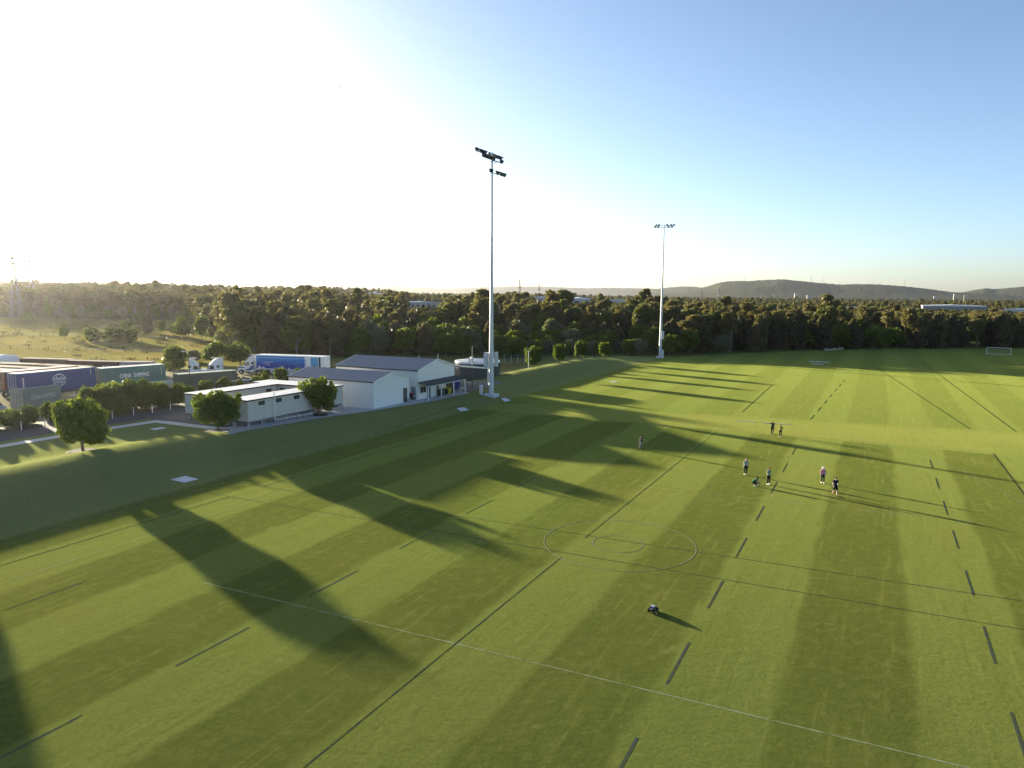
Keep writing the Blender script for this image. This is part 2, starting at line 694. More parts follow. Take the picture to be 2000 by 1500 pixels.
drape("gravel_patch", [rect_sc(57.6, 71, -62, -45.4)], plain("grey_gravel", (.13, .125, .12), .95, 0, .3, 3), .025)

# field markings
LW = .16


def fline(name, segs, w, mat, dz=.004, label=None):
    drape(name, [line_quad(a, b_, w) for a, b_ in segs], mat, dz, 2.0)


def scseg(s0, c0, s1, c1):
    return (xy(s0, c0), xy(s1, c1))


fline("halfway_line", [scseg(-60, -2.55, -4.3, -2.5), scseg(-.1, -2.5, 46.6, -2.3)], .085, M_LINE_D)
fline("crossing_line", [((-27.7, 61.5), (60.0, 20.1)), ((-26.3, 64.9), (62.0, 24.3))], .085, M_LINE_D)
fline("touch_line", [scseg(-60, -38.3, -4.3, -37.4), scseg(-4.3, -37.4, 49, -41.0)], .15, M_LINE_D)
fline("side_line", [scseg(-60, -33.6, -4.1, -32.8), scseg(-.3, -32.8, 46.5, -32.0), scseg(-40, 27.7, 47.5, 27.5)], .15, M_LINE_D)
fline("pale_cross_line", [((-18.2, 41.3), (40.0, 13.6))], .085, M_LINE_W)
fline("pale_thin_line", [((11.6, 64.0), (35.4, 54.1)), scseg(-30, -30.0, 10, -30.2)], .07, M_LINE_W)
fline("end_line", [scseg(47.2, -32, 48.3, 30.4)], .10, M_LINE_D)
dash = []
for c0 in (-26.0, -12.8, 7.7, 21.0):
    for k in range(-5, 7):
        s0 = -7.9 + 8.82 * k
        if s0 + 4.4 < 47.5 and not (c0 < -20 and s0 > -20):
            dash.append(scseg(s0, c0, s0 + 4.4, c0))
for i, sg in enumerate(dash):
    fline("line_dash", [sg], .125, M_LINE_B)
far_d = []
for k in range(7):
    s0 = 62 + 8.8 * k
    far_d.append(scseg(s0, 7.6 + .04 * (s0 - 62), s0 + 4.4, 7.6 + .04 * (s0 - 57.6)))
fline("far_dashes", far_d, .18, M_LINE_F)
fline("far_pitch_line", [((93.6, 189.2), (60.2, 94.1)), ((111.0, 196.5), (65.1, 92.5)), ((34.3, 106.9), (51.6, 142.6)), ((75.1, 177.0), (119.7, 169.2))], .17, M_LINE_F)


def ring(name, cx, cy, r, w, mat, dz=.008, n=72, a0=0, a1=360):
    vs, fs = [], []
    for i in range(n + 1):
        a = R(a0 + (a1 - a0) * i / n)
        for rr in (r - w / 2, r + w / 2):
            x, y = cx + rr * math.cos(a), cy + rr * math.sin(a)
            vs.append((x, y, hz(x, y) + dz))
    for i in range(n):
        fs.append((2 * i, 2 * i + 1, 2 * i + 3, 2 * i + 2))
    o = link(name, fast_mesh(name, vs, fs, [mat]))
    tag(o, kind="structure")


ring("centre_circle", 7.5, 48.75, 5.2, .075, M_LINE_W)
ring("inner_circle", 7.4, 48.6, 1.72, .075, M_LINE_W)
fline("arc_line", [((41.0, 93.0), (42.4, 86.0)), ((42.4, 86.0), (43.6, 80.2)), ((43.6, 80.2), (44.6, 75.7)), ((44.6, 75.7), (44.8, 70.7)), ((44.8, 70.7), (43.9, 63.9)), ((43.9, 63.9), (42.6, 58.5))], .08, M_LINE_W)

# slabs and lids
def slab(name, corners, h, mat, label, cat):
    zs = [hz(*p) for p in corners]
    n = len(corners)
    vs = [(p[0], p[1], z - .15) for p, z in zip(corners, zs)] + [(p[0], p[1], z + h) for p, z in zip(corners, zs)]
    fs = [tuple(range(n - 1, -1, -1)), tuple(range(n, 2 * n))] + [(i, (i + 1) % n, n + (i + 1) % n, n + i) for i in range(n)]
    o = MB().add(vs, fs).build(name, mat)
    tag(o, label, cat)
    return o


M_STRIP = plain("worn_pale_strip", (.27, .27, .19), .9, 0, .25, 2)
M_LID = plain("pale_concrete_lid", (.55, .56, .57), .7, 0, .06, 2)
slab("concrete_lid", [(-30.7, 64.05), (-29.35, 63.75), (-28.65, 64.95), (-30.0, 65.35)], .05, M_LID, "large square pale concrete lid low on the grass bank beside the near pitch", "pit lid")
slab("concrete_lid", [(-8.2, 107.5), (-7.5, 105.6), (-6.4, 106.9), (-7.2, 108.6)], .06, M_LID, "pale rectangular pit lid in grass in front of the sheds' concrete apron", "pit lid")
slab("concrete_lid", [(-1.8, 119.1), (-.9, 119.4), (-.2, 116.9), (-1.2, 115.9)], .06, M_LID, "pale pit lid in grass beside the near floodlight pole's footing", "pit lid")
slab("concrete_lid", [(-41.9, 83.0), (-41.1, 82.5), (-40.4, 83.7), (-41.1, 84.2)], .06, M_LID, "small pale pit lid in lawn by the bend of the footpath", "pit lid")
slab("concrete_lid", [(19.3, 144.4), (20.4, 143.0), (21.2, 143.4), (20.2, 144.7)], .06, M_LID, "small pale pit lid halfway along the shaded mound below the round street trees", "pit lid")
slab("cricket_slab", [(31.0, 99.3), (33.3, 98.0), (33.5, 98.4), (31.2, 99.7)], .03, M_STRIP, "thin pale strip in grass between pitches, clear of the two standing people", "ground strip")
slab("cricket_slab", [(34.0, 97.9), (37.4, 96.2), (37.6, 96.6), (34.2, 98.3)], .03, M_STRIP, "thin pale strip in grass directly behind the two standing people", "ground strip")
slab("concrete_slab", [(79.4, 193.6), (83.6, 190.9), (84.2, 191.8), (80.0, 194.5)], .05, M_LID, "longer pale slab on shaded turf by the far corner of the pitch", "ground slab")
slab("concrete_slab", [(77.4, 186.6), (79.6, 185.2), (80.0, 185.9), (77.8, 187.3)], .05, M_LID, "shorter pale slab on turf nearer the camera by the far pitch corner", "ground slab")

# ------------------------------------------------------------------ buildings
UP_ANG = FIELD_ANG                      # local x along the pitch side, local y away from the pitch


def wall_ribbed(mb, p, q, z0, z1a, z1b=0, step=.38, proud=.03, m=0):
    """vertical cladding ribs standing on the outside of a wall from p to q (2D), outside to the right of p->q"""
    p, q = np.array(p, float), np.array(q, float)
    L = np.linalg.norm(q - p)
    d = (q - p) / L
    n = np.array([d[1], -d[0]])
    k = int(L / step)
    for i in range(1, k):
        t = i / k
        a = p + (q - p) * t
        z1 = z1a(t) if callable(z1a) else z1a
        w = .05
        vs = []
        for z in (z0, z1):
            for du, dn in ((-w, 0), (w, 0), (w * .5, proud), (-w * .5, proud)):
                c = a + d * du + n * dn
                vs.append((c[0], c[1], z))
        mb.add(vs, [(4, 5, 6, 7), (0, 4, 7, 3), (3, 7, 6, 2), (2, 6, 5, 1)], m)


def gable_shed(name, label, s0, c0, zb, W, D, eave, ridge, over=.18):
    x, y = xy(s0, c0)
    t = thing(name, label, "shed", (x, y, zb), UP_ANG)
    mb = MB()
    mb.add([(0, 0, -.1), (W, 0, -.1), (W, 0, eave), (W / 2, 0, ridge), (0, 0, eave),
            (0, D, -.1), (W, D, -.1), (W, D, eave), (W / 2, D, ridge), (0, D, eave)],
           [(0, 1, 2, 3, 4), (9, 8, 7, 6, 5), (1, 6, 7, 2), (5, 0, 4, 9)])
    gz = lambda u: (eave + (ridge - eave) * (1 - abs(2 * u - 1))) - .04
    wall_ribbed(mb, (0, 0), (W, 0), .02, gz, 0)
    wall_ribbed(mb, (W, 0), (W, D), .02, eave - .03, 0)
    wall_ribbed(mb, (0, D), (0, 0), .02, eave - .03, 0)
    mb.build("wall", M_WHITE, t)
    # roof, two thick sheets with standing ribs
    rb = MB()
    sl_ = (ridge - eave) / (W / 2)
    for side in (0, 1):
        xa, xb = (-over, W / 2) if side == 0 else (W + over, W / 2)
        za, zb2 = eave - over * sl_ + .03, ridge + .03
        y0, y1 = -over, D + over
        vs = []
        for yy in (y0, y1):
            vs += [(xa, yy, za), (xb, yy, zb2), (xb, yy, zb2 + .06), (xa, yy, za + .06)]
        fs = [(0, 1, 2, 3), (7, 6, 5, 4), (3, 2, 6, 7), (0, 4, 5, 1), (0, 3, 7, 4), (1, 5, 6, 2)]
        rb.add(vs, fs)
        k = int((y1 - y0) / .45)
        for i in range(1, k):
            yy = y0 + (y1 - y0) * i / k
            vs = []
            for xx, zz in ((xa, za + .06), (xb, zb2 + .06)):
                vs += [(xx, yy - .05, zz), (xx, yy, zz + .035), (xx, yy + .05, zz)]
            rb.add(vs, [(0, 1, 4, 3), (1, 2, 5, 4)])
    rf = rb.build("roof", M_ROOF, t)
    for side in (0, 1):
        xa = -over - .05 if side == 0 else W + over - .03
        MB().box(xa, xa + .08, -over, D + over, eave - .12, eave + .03).build("gutter", M_TRIM, rf)
    for yy in (-over - .03, D + over + .03):
        bb = MB()
        bb.beam((-over, yy, eave - .02), (W / 2, yy, ridge + .06), .05, .16)
        bb.beam((W + over, yy, eave - .02), (W / 2, yy, ridge + .06), .052, .16)
        bb.build("barge_board", M_WPAINT, rf)
    for xx, yy in ((-.03, -.03), (W - .03, -.03), (-.03, D - .03), (W - .03, D - .03)):
        MB().box(xx, xx + .09, yy, yy + .09, 0, eave - .06).build("corner_flashing", M_WPAINT, t)
    return t


def window_on_front(t, x0, x1, z0, z1, y=-.04, nm="window"):
    f = MB()
    for a in ((x0, x1, z0, z0 + .06), (x0, x1, z1 - .06, z1), (x0, x0 + .06, z0, z1), (x1 - .06, x1, z0, z1), ((x0 + x1) / 2 - .025, (x0 + x1) / 2 + .025, z0, z1)):
        f.box(a[0], a[1], y - .04, y + .05, a[2], a[3])
    fo = f.build(nm, M_STEEL, t)
    MB().box(x0 + .06, x1 - .06, y - .015, y + .04, z0 + .06, z1 - .06).build("pane", M_GLASS, fo)
    return fo


# small shed
sh = gable_shed("shed", "smaller white ribbed metal shed with dark side door, next to the beige site huts", 34.8, -47.4, 1.02, 8.6, 15.6, 3.8, 4.75)
d = MB().box(7.15, 8.05, -.08, .02, .02, 2.15).build("door", M_DARK, sh)
MB().box(7.22, 7.30, -.13, -.08, 1.0, 1.12).build("handle", M_STEEL, d)
MB().box(8.15, 8.45, -.40, -.08, .0, .55).build("meter_box", M_STEEL, sh)

# large shed
bs = gable_shed("shed", "large white gabled shed with dark lean-to awning over its windowed front", 45.7, -47.3, .93, 10.7, 15.8, 4.55, 5.85)
aw = MB()
aw.add([(-.15, -.02, 2.68), (11.2, -.02, 2.68), (11.2, -2.05, 2.25), (-.15, -2.05, 2.25), (-.15, -.02, 2.75), (11.2, -.02, 2.75), (11.2, -2.05, 2.32), (-.15, -2.05, 2.32)],
       [(0, 1, 2, 3), (7, 6, 5, 4), (0, 4, 5, 1), (1, 5, 6, 2), (2, 6, 7, 3), (3, 7, 4, 0)])
for i in range(1, 28):
    xx = -.15 + 11.35 * i / 28
    aw.add([(xx - .04, -.02, 2.75), (xx, -.02, 2.785), (xx + .04, -.02, 2.75), (xx - .04, -2.05, 2.32), (xx, -2.05, 2.355), (xx + .04, -2.05, 2.32)], [(0, 3, 4, 1), (1, 4, 5, 2)])
awo = aw.build("awning", plain("charcoal_roof", (.035, .04, .052), .45, 0, .1), bs)
for xx in (-.05, 3.7, 7.4, 11.05):
    MB().box(xx - .06, xx + .06, -1.98, -1.86, -.15, 2.28).build("post", M_WPAINT, awo)
MB().box(-.15, 11.2, -2.0, -1.94, 2.14, 2.245).build("beam", M_WPAINT, awo)
window_on_front(bs, .5, 2.2, .95, 1.95)
window_on_front(bs, 5.2, 5.9, 1.15, 1.85)
window_on_front(bs, 8.1, 9.9, .95, 2.05)
dd = MB().box(2.55, 3.4, -.09, .02, .02, 2.12).build("door", M_DARK, bs)
MB().box(2.62, 2.7, -.14, -.09, 1.0, 1.12).build("handle", M_STEEL, dd)
dd = MB().box(10.0, 10.5, -.09, .02, .02, 2.12).build("door", M_DARK, bs)
MB().box(-.05, .02, .4, 1.25, .05, 2.0).build("cabinet", plain("grey_cabinet", (.22, .24, .26), .5), bs)
MB().box(-.5, -.05, 2.2, 3.6, 1.55, 1.62).build("pipe", M_STEEL, bs)
for xx in (-.09, .35):
    m_ = MB().box(xx - .06, xx + .06, -.22, -.03, 3.28, 3.42).build("flood_lamp", M_WPAINT, bs)

# carport beside it
xq, yq = xy(56.4, -47.3)
cpz = .86
cpt = thing("carport", "open metal carport with sloping roof beside the large white shed's far wall", "carport", (xq, yq, cpz), UP_ANG)
r_ = MB()
r_.add([(.25, -.1, 4.50), (10.2, -1.2, 3.22), (10.2, 8.5, 3.22), (.25, 8.5, 4.50), (.25, -.1, 4.58), (10.2, -1.2, 3.30), (10.2, 8.5, 3.30), (.25, 8.5, 4.58)],
       [(0, 3, 2, 1), (4, 5, 6, 7), (0, 1, 5, 4), (1, 2, 6, 5), (2, 3, 7, 6), (3, 0, 4, 7)])
cro = r_.build("roof", M_ROOF, cpt)
MB().beam((.25, -.13, 4.52), (10.2, -1.23, 3.24), .05, .2).build("fascia", M_WPAINT, cro)
MB().box(10.2, 10.3, -1.2, 8.5, 3.1, 3.34).build("gutter", M_WPAINT, cro)
for xx, yy, hh in ((10.0, -1.0, 3.23), (10.0, 8.2, 3.23), (5.0, 8.2, 3.85), (5.2, 3.5, 3.8)):
    MB().box(xx - .07, xx + .07, yy - .07, yy + .07, -.7, hh).build("post", M_WPAINT, cpt)
bw = MB().box(.8, 9.9, 8.3, 8.4, -.4, 3.2)
wall_ribbed(bw, (.8, 8.3), (9.9, 8.3), -.3, 3.15)
bwo = bw.build("back_wall", M_WHITE, cpt)
MB().box(1.2, 2.1, 8.2, 8.26, 0, 2.1).build("door", M_DARK, bwo)
# things under the carport
xb, yb = xy(60.9, -49.8)
bt = thing("covered_skip", "blue tarpaulin covered skip under the carport beside the large shed", "skip bin", (xb, yb, hz(xb, yb)), UP_ANG + .3)
m_ = MB()
m_.add([(-1.0, -.6, .1), (1.0, -.6, .1), (1.0, .6, .1), (-1.0, .6, .1), (-1.3, -.75, 1.1), (1.3, -.75, 1.1), (1.3, .75, 1.1), (-1.3, .75, 1.1)], [(3, 2, 1, 0), (0, 1, 5, 4), (1, 2, 6, 5), (2, 3, 7, 6), (3, 0, 4, 7), (4, 5, 6, 7)])
m_.build("body", plain("blue_skip", (.02, .04, .22), .5), bt)
m_ = MB()
pts = []
for j in range(5):
    for i in range(7):
        pts.append((-1.4 + 2.8 * i / 6, -.85 + 1.7 * j / 4, 1.12 + .35 * math.sin(math.pi * i / 6) * math.sin(math.pi * j / 4) + .06 * math.sin(i * 3.1 + j * 2.3)))
for j in range(4):
    for i in range(6):
        m_.add([], [])
m_.v = pts
m_.f = [(j * 7 + i, j * 7 + i + 1, j * 7 + i + 8, j * 7 + i + 7) for j in range(4) for i in range(6)]
m_.m = [0] * len(m_.f)
m_.build("tarpaulin", plain("blue_tarpaulin", (.025, .05, .42), .4), bt, smooth=True)
xb, yb = xy(57.4, -46.2)
tb = thing("picnic_table", "low pale bench table at the carport mouth beside the awning", "table", (xb, yb, hz(xb, yb)), UP_ANG)
MB().box(-.9, .9, -.35, .35, .70, .76).build("table_top", M_STEEL, tb)
for xx in (-.75, .7):
    MB().box(xx, xx + .06, -.3, .3, -.1, .7).build("leg", M_STEEL, tb)


# wheelie bins
def wheelie(loc, rot, body, lid, label):
    t = thing("wheelie_bin", label, "bin", loc, rot, "wheelie bins on the concrete apron")
    m = MB()
    m.add([(-.24, -.28, .12), (.24, -.28, .12), (.24, .25, .05), (-.24, .25, .05), (-.3, -.36, 1.0), (.3, -.36, 1.0), (.3, .36, 1.0), (-.3, .36, 1.0)],
          [(3, 2, 1, 0), (0, 1, 5, 4), (1, 2, 6, 5), (2, 3, 7, 6), (3, 0, 4, 7), (4, 5, 6, 7)])
    b = m.build("body", plain("bin_body", body, .5), t)
    m = MB()
    m.add([(-.32, -.4, 1.0), (.32, -.4, 1.0), (.32, .38, 1.0), (-.32, .38, 1.0), (-.27, -.33, 1.06), (.27, -.33, 1.06), (.3, .36, 1.14), (-.3, .36, 1.14)],
          [(3, 2, 1, 0), (0, 1, 5, 4), (1, 2, 6, 5), (2, 3, 7, 6), (3, 0, 4, 7), (4, 5, 6, 7)])
    m.build("lid", plain("bin_lid", lid, .45), t)
    for sx in (-.28, .28):
        MB().tube([(sx - .04, .3, .1), (sx + .04, .3, .1)], .1, 10).build("wheel", M_BLACK, t)
    MB().box(-.25, .25, .38, .42, .92, .97).build("handle", M_BLACK, t)
    return t


def on_apron(s, c):
    x, y = xy(s, c)
    return (x, y, hz(x, y) + .04)


DKB = (.02, .022, .022)
wb = wheelie(on_apron(45.05, -48.0), UP_ANG + .2, DKB, (.35, .02, .02), "dark wheelie bin with red lid and white label, between the two white sheds")
MB().box(-.14, .14, -.375, -.35, .45, .8).build("label", M_WPAINT, wb)
wheelie(on_apron(52.0, -46.85), UP_ANG, (.02, .09, .06), (.03, .2, .13), "green wheelie bin under the dark awning, next to the yellow bin")
wheelie(on_apron(51.2, -46.85), UP_ANG, DKB, (.02, .10, .07), "dark wheelie bin with green lid under the awning, nearest its middle post")
wheelie(on_apron(53.0, -46.8), UP_ANG, (.02, .022, .022), (.7, .50, .02), "dark wheelie bin with bright yellow lid under the awning")
wheelie(on_apron(53.75, -46.75), UP_ANG + .1, (.62, .45, .03), (.7, .52, .02), "all-yellow wheelie bin under the awning by the big window")
wheelie(on_apron(54.6, -46.8), UP_ANG, (.03, .018, .015), (.05, .02, .015), "dark brown wheelie bin under the awning below the big window")

# beige site huts
HUTZ = 2.02


def hut(label, s0, s1, c0, c1, front="c0", wins=(), doors=(), pipe=None, stilts=True):
    x, y = xy(s0, c0)
    W, D = s1 - s0, c0 - c1
    g = float(min(height(*xy(a, b)) for a in (s0, s1) for b in (c0, c1)))
    t = thing("site_hut", label, "portable building", (x, y, HUTZ), UP_ANG, "beige portable huts around a courtyard")
    m = MB().box(0, W, 0, D, 0, 2.42)
    m.build("wall", M_BEIGE, t)
    j = MB()
    k = max(2, int(W / 1.2))
    for i in range(k + 1):
        xx = W * i / k
        j.box(xx - .015, xx + .015, -.012, 0.0, 0.02, 2.4)
        j.box(xx - .015, xx + .015, D, D + .012, 0.02, 2.4)
    for i in range(1, 3):
        yy = D * i / 3
        j.box(-.012, 0, yy - .015, yy + .015, .02, 2.4)
        j.box(W, W + .012, yy - .015, yy + .015, .02, 2.4)
    tag(j.build("panel_joint", plain("beige_joint", (.42, .41, .37), .6), t), kind="stuff")
    r = MB().box(-.1, W + .1, -.1, D + .1, 2.50, 2.56)
    for i in range(1, int(W / .9)):
        xx = -.1 + (W + .2) * i / int(W / .9)
        r.box(xx - .03, xx + .03, -.08, D + .08, 2.558, 2.585)
    ro = r.build("roof", M_MROOF, t)
    f = MB()
    f.box(-.12, W + .12, -.12, -.1, 2.38, 2.555)
    f.box(-.12, W + .12, D + .1, D + .12, 2.38, 2.555)
    f.box(-.12, -.1, -.1, D + .1, 2.38, 2.555)
    f.box(W + .1, W + .12, -.1, D + .1, 2.38, 2.555)
    f.box(-.1, W + .1, -.1, D + .1, 2.423, 2.497)
    f.build("fascia", plain("maroon_fascia", (.05, .035, .04), .5), ro)
    b = MB().box(0.02, W - .02, .05, D - .05, -.18, -.003)
    b.build("floor_frame", M_DARK, t)
    for xx in np.arange(.35, W, 2.1):
        for yy in (.3, D - .3):
            MB().box(xx - .09, xx + .09, yy - .09, yy + .09, g - HUTZ - .25, -.18).build("stilt", M_STEEL, t)
    for side, a, z0 in wins:
        w = MB()
        yy = -.03 if side == "front" else D + .03
        for q in ((a, a + .95, z0, z0 + .05), (a, a + .95, z0 + .45, z0 + .5), (a, a + .05, z0 + .05, z0 + .45), (a + .9, a + .95, z0 + .05, z0 + .45), (a + .45, a + .5, z0 + .05, z0 + .45)):
            w.box(q[0], q[1], yy - .035, yy + .035, q[2], q[3])
        wo_ = w.build("window", M_DARK, t)
        MB().box(a + .05, a + .9, yy - .02, yy + .02, z0 + .05, z0 + .45).build("pane", M_GLASS, wo_)
    for side, a in doors:
        yy = -.025 if side == "front" else D + .025
        w = MB()
        for q in ((a, a + .05, 0, 2.05), (a + .9, a + .95, 0, 2.05), (a, a + .95, 2.0, 2.05)):
            w.box(q[0], q[1], yy - .025, yy + .025, q[2], q[3])
        do = MB().box(a + .05, a + .9, yy - .02, yy + .02, .02, 2.0).build("door", M_BEIGE, t)
        w.build("door_frame", M_STEEL, do)
        MB().box(a + .12, a + .18, yy - .06, yy + .02, 1.0, 1.1).build("handle", M_DARK, do)
    if pipe is not None:
        pm = MB().tube([(pipe, -.1, -.25), (pipe, -.1, 3.05)], .07, 8)
        pm.tube([(pipe, -.1, -.25), (pipe + .05, -.35, -.35), (pipe + 6.5, -.38, -.45)], .06, 8)
        pm.build("drain_pipe", M_WPAINT, t)
    return t


hn_ = hut("long beige portable hut nearest the pitch, with white drain pipe and four high windows", 14.7, 31.7, -50.35, -53.4,
          wins=[("front", 1.7, 1.72), ("front", 4.5, 1.72), ("front", 7.6, 1.72), ("front", 10.6, 1.72), ("back", 3.0, 1.5), ("back", 9.0, 1.5)], doors=[("back", 6.0)], pipe=4.15)
hb = hut("long beige hut at the courtyard's road side, partly behind the second street tree", 15.6, 28.2, -59.0, -62.0,
         wins=[("front", 5.2, 1.55), ("front", 10.6, 1.55), ("front", 2.0, 1.55)], doors=[("front", 8.0)])
hc = hut("beige portable hut closing the far end of the courtyard between the long huts", 28.45, 31.6, -53.55, -63.6, wins=[], doors=[])
# windows on its courtyard side
for yy in (2.2, 4.1):
    w = MB()
    for q in ((yy, yy + .95, 1.55, 1.6), (yy, yy + .95, 2.0, 2.05), (yy, yy + .05, 1.6, 2.0), (yy + .9, yy + .95, 1.6, 2.0)):
        w.box(-.06, .01, q[0], q[1], q[2], q[3])
    wo_ = w.build("window", M_DARK, hc)
    MB().box(-.04, 0.005, yy + .05, yy + .9, 1.6, 2.0).build("pane", M_GLASS, wo_)
# handrail along the grass in front of the near hut
x, y = xy(13.2, -48.3)
hr = thing("handrail", "thin galvanised handrail on posts along the grass edge in front of the near beige hut", "handrail", (0, 0, 0))
pts = [xy(a, -48.6 + .035 * (a - 13)) for a in np.arange(13.0, 26, 2.6)]
for p in pts:
    MB().tube([(p[0], p[1], hz(*p) - .2), (p[0], p[1], hz(*p) + .95)], .035, 6).build("post", M_STEEL, hr)
MB().tube([(p[0], p[1], hz(*p) + .95) for p in pts], .03, 6).build("rail", M_STEEL, hr)
MB().tube([(p[0], p[1], hz(*p) + .5) for p in pts], .02, 6).build("rail", M_STEEL, hr)
x, y = xy(12.6, -50.2)
sg = thing("tap_standpipe", "thin steel standpipe with branching top beside the near hut's corner", "standpipe", (x, y, hz(x, y)))
MB().tube([(0, 0, -.2), (0, 0, 2.3)], .03, 6).build("pole", M_STEEL, sg)
MB().tube([(-.2, 0, 2.35), (0, 0, 2.15), (.2, 0, 2.35)], .025, 6).build("arm", M_STEEL, sg)
# steps under the far end of the near hut
x, y = xy(32.3, -51.5)
stp = thing("steps", "small white metal steps at the end of the near beige hut against the small shed", "steps", (x, y, hz(x, y)), UP_ANG)
for i in range(3):
    MB().box(.1 + .28 * i, .36 + .28 * i, -.5, .5, .62 - .2 * i, .66 - .2 * i).build("tread", M_STEEL, stp)
MB().beam((.05, -.52, .75), (.95, -.52, .05), .04, .16).build("stringer", M_WPAINT, stp)
MB().beam((.05, .52, .75), (.95, .52, .05), .04, .16).build("stringer", M_WPAINT, stp)

# water tank
wt = thing("water_tank", "round charcoal water tank with pale domed rim behind the near floodlight pole", "water tank", (-6.8, 142.0, .75))
m = MB().tube([(0, 0, -.8), (0, 0, 3.3)], [4.35, 4.35], 48)
for i in range(48):
    a = 2 * math.pi * i / 48
    m.beam((4.36 * math.cos(a), 4.36 * math.sin(a), -.6), (4.36 * math.cos(a), 4.36 * math.sin(a), 3.25), .07)
m.build("wall", plain("charcoal_steel", (.045, .052, .06), .5, 0, .1), wt)
m = MB()
m.tube([(0, 0, 3.2), (0, 0, 3.5), (0, 0, 3.56), (0, 0, 3.57)], [4.42, 4.44, 4.38, 4.1], 48)
m.build("rim", M_WPAINT, wt, smooth=False)
MB().tube([(0, 0, 3.575), (0, 0, 3.9)], [4.2, .3], 32).build("roof", plain("tank_roof", (.36, .38, .42), .5), wt)
MB().tube([(0, 0, -.75), (0, 0, -.45)], [4.7, 4.6], 48).build("base_ring", M_CONC, wt)
m = MB().tube([(-.9, -3.2, 3.6), (-.9, -3.2, 4.5)], [.35, .3], 8)
m.box(-1.6, -1.2, -3.3, -2.9, 3.5, 4.3)
m.build("hatch", M_WPAINT, wt)

# ------------------------------------------------------------------ floodlight poles
M_LAMP = plain("dark_lamp_housing", (.05, .055, .075), .45, .3)
M_LENS = plain("lamp_lens", (.3, .32, .36), .2)


def lamp_mb(scale=1.0, tilt=.55):
    """a floodlight with its visor, facing local +y, tilted down"""
    m = MB()
    s = scale
    ct, st_ = math.cos(tilt), math.sin(tilt)

    def T(p):
        x, y, z = p
        return (x * s, (y * ct + z * st_) * s, (-y * st_ + z * ct) * s + .32 * s)
    prof = [(-.28, .16), (-.2, .27), (.0, .34), (.22, .40), (.52, .43)]
    n = 12
    vs, fs = [], []
    for y_, r_ in prof:
        for k in range(n):
            a = 2 * math.pi * k / n
            vs.append(T((r_ * math.cos(a), y_, r_ * math.sin(a))))
    for i in range(len(prof) - 1):
        for k in range(n):
            k2 = (k + 1) % n
            fs.append((i * n + k, (i + 1) * n + k, (i + 1) * n + k2, i * n + k2))
    fs.append(tuple(range(n)))
    m.add(vs, fs, 0)
    m.add([T((.36 * math.cos(2 * math.pi * k / n), .2, .36 * math.sin(2 * math.pi * k / n))) for k in range(n)], [tuple(range(n - 1, -1, -1))], 1)
    m.add([T((-.42, .3, .30)), T((.42, .3, .30)), T((.44, 1.0, .40)), T((-.44, 1.0, .40)), T((-.42, .3, .33)), T((.42, .3, .33)), T((.44, 1.0, .43)), T((-.44, 1.0, .43))],
          [(0, 1, 2, 3), (7, 6, 5, 4), (0, 4, 5, 1), (1, 5, 6, 2), (2, 6, 7, 3), (3, 7, 4, 0)], 0)
    m.beam((-.38 * s, 0, 0), (-.38 * s, 0, .4 * s), .06 * s)
    m.beam((.38 * s, 0, 0), (.38 * s, 0, .4 * s), .06 * s)
    m.beam((-.4 * s, 0, 0), (.4 * s, 0, 0), .07 * s)
    return m


LAMP_ME = None


def floodlight_pole(label, x, y, zb, H, rb, rt, arms, boxes, cab):
    """arms: list of (z, y offset, x0, x1, list of lamp x, scale)"""
    global LAMP_ME
    t = thing("floodlight_pole", label, "floodlight", (x, y, zb), UP_ANG, "tall floodlight masts along the bank")
    n = 10
    MB().tube([(0, 0, -.3), (0, 0, .3), (0, 0, H * .3), (0, 0, H * .65), (0, 0, H)], [rb, rb * .98, rb * .72, rb * .48, rt], 12).build("mast", M_POLE, t, smooth=True)
    sl = MB()
    for zz, rr in ((H * .3, rb * .75), (H * .65, rb * .51)):
        sl.tube([(0, 0, zz - .12), (0, 0, zz + .12)], rr, 12)
    sl.build("sleeve_joint", M_POLE, t)
    MB().box(-1.0, 1.0, -1.0, 1.0, -.6, .34).build("footing", M_LID, t)
    for (z, yo, x0, x1, xs, sc_) in arms:
        a = MB().beam((x0, yo, z), (x1, yo, z), .14, .12)
        if abs(yo) > .05:
            a.beam((-.5, 0, z - .1), (-.5, yo, z), .1)
            a.beam((.5, 0, z - .1), (.5, yo, z), .1)
        ao = a.build("crossarm", M_STEEL, t)
        for q in xs:
            if LAMP_ME is None:
                l = lamp_mb(1.0).build("floodlight", [M_LAMP, M_LENS], ao)
                LAMP_ME = l.data
            else:
                l = bpy.data.objects.new("floodlight", LAMP_ME)
                COL.objects.link(l)
                l.parent = ao
            l.scale = (sc_, sc_, sc_)
            l.location = (q, yo, z + .06)
            l.rotation_euler = (0, 0, math.pi + random.uniform(-.35, .35))
    for (bx, by, z0, z1, w, d_) in boxes:
        MB().box(bx - w / 2, bx + w / 2, by - d_ / 2, by + d_ / 2, z0, z1).build("switch_box", M_POLE, t)
    cx_, cy_, ch = cab
    c = MB().tube([(cx_, cy_, -.2), (cx_, cy_, ch - .06)], [.32, .32], 14)
    co = c.build("service_cabinet", M_POLE, t)
    MB().tube([(cx_, cy_, ch - .058), (cx_, cy_, ch)], [.37, .33], 14).build("cabinet_lid", M_WPAINT, co)
    return t


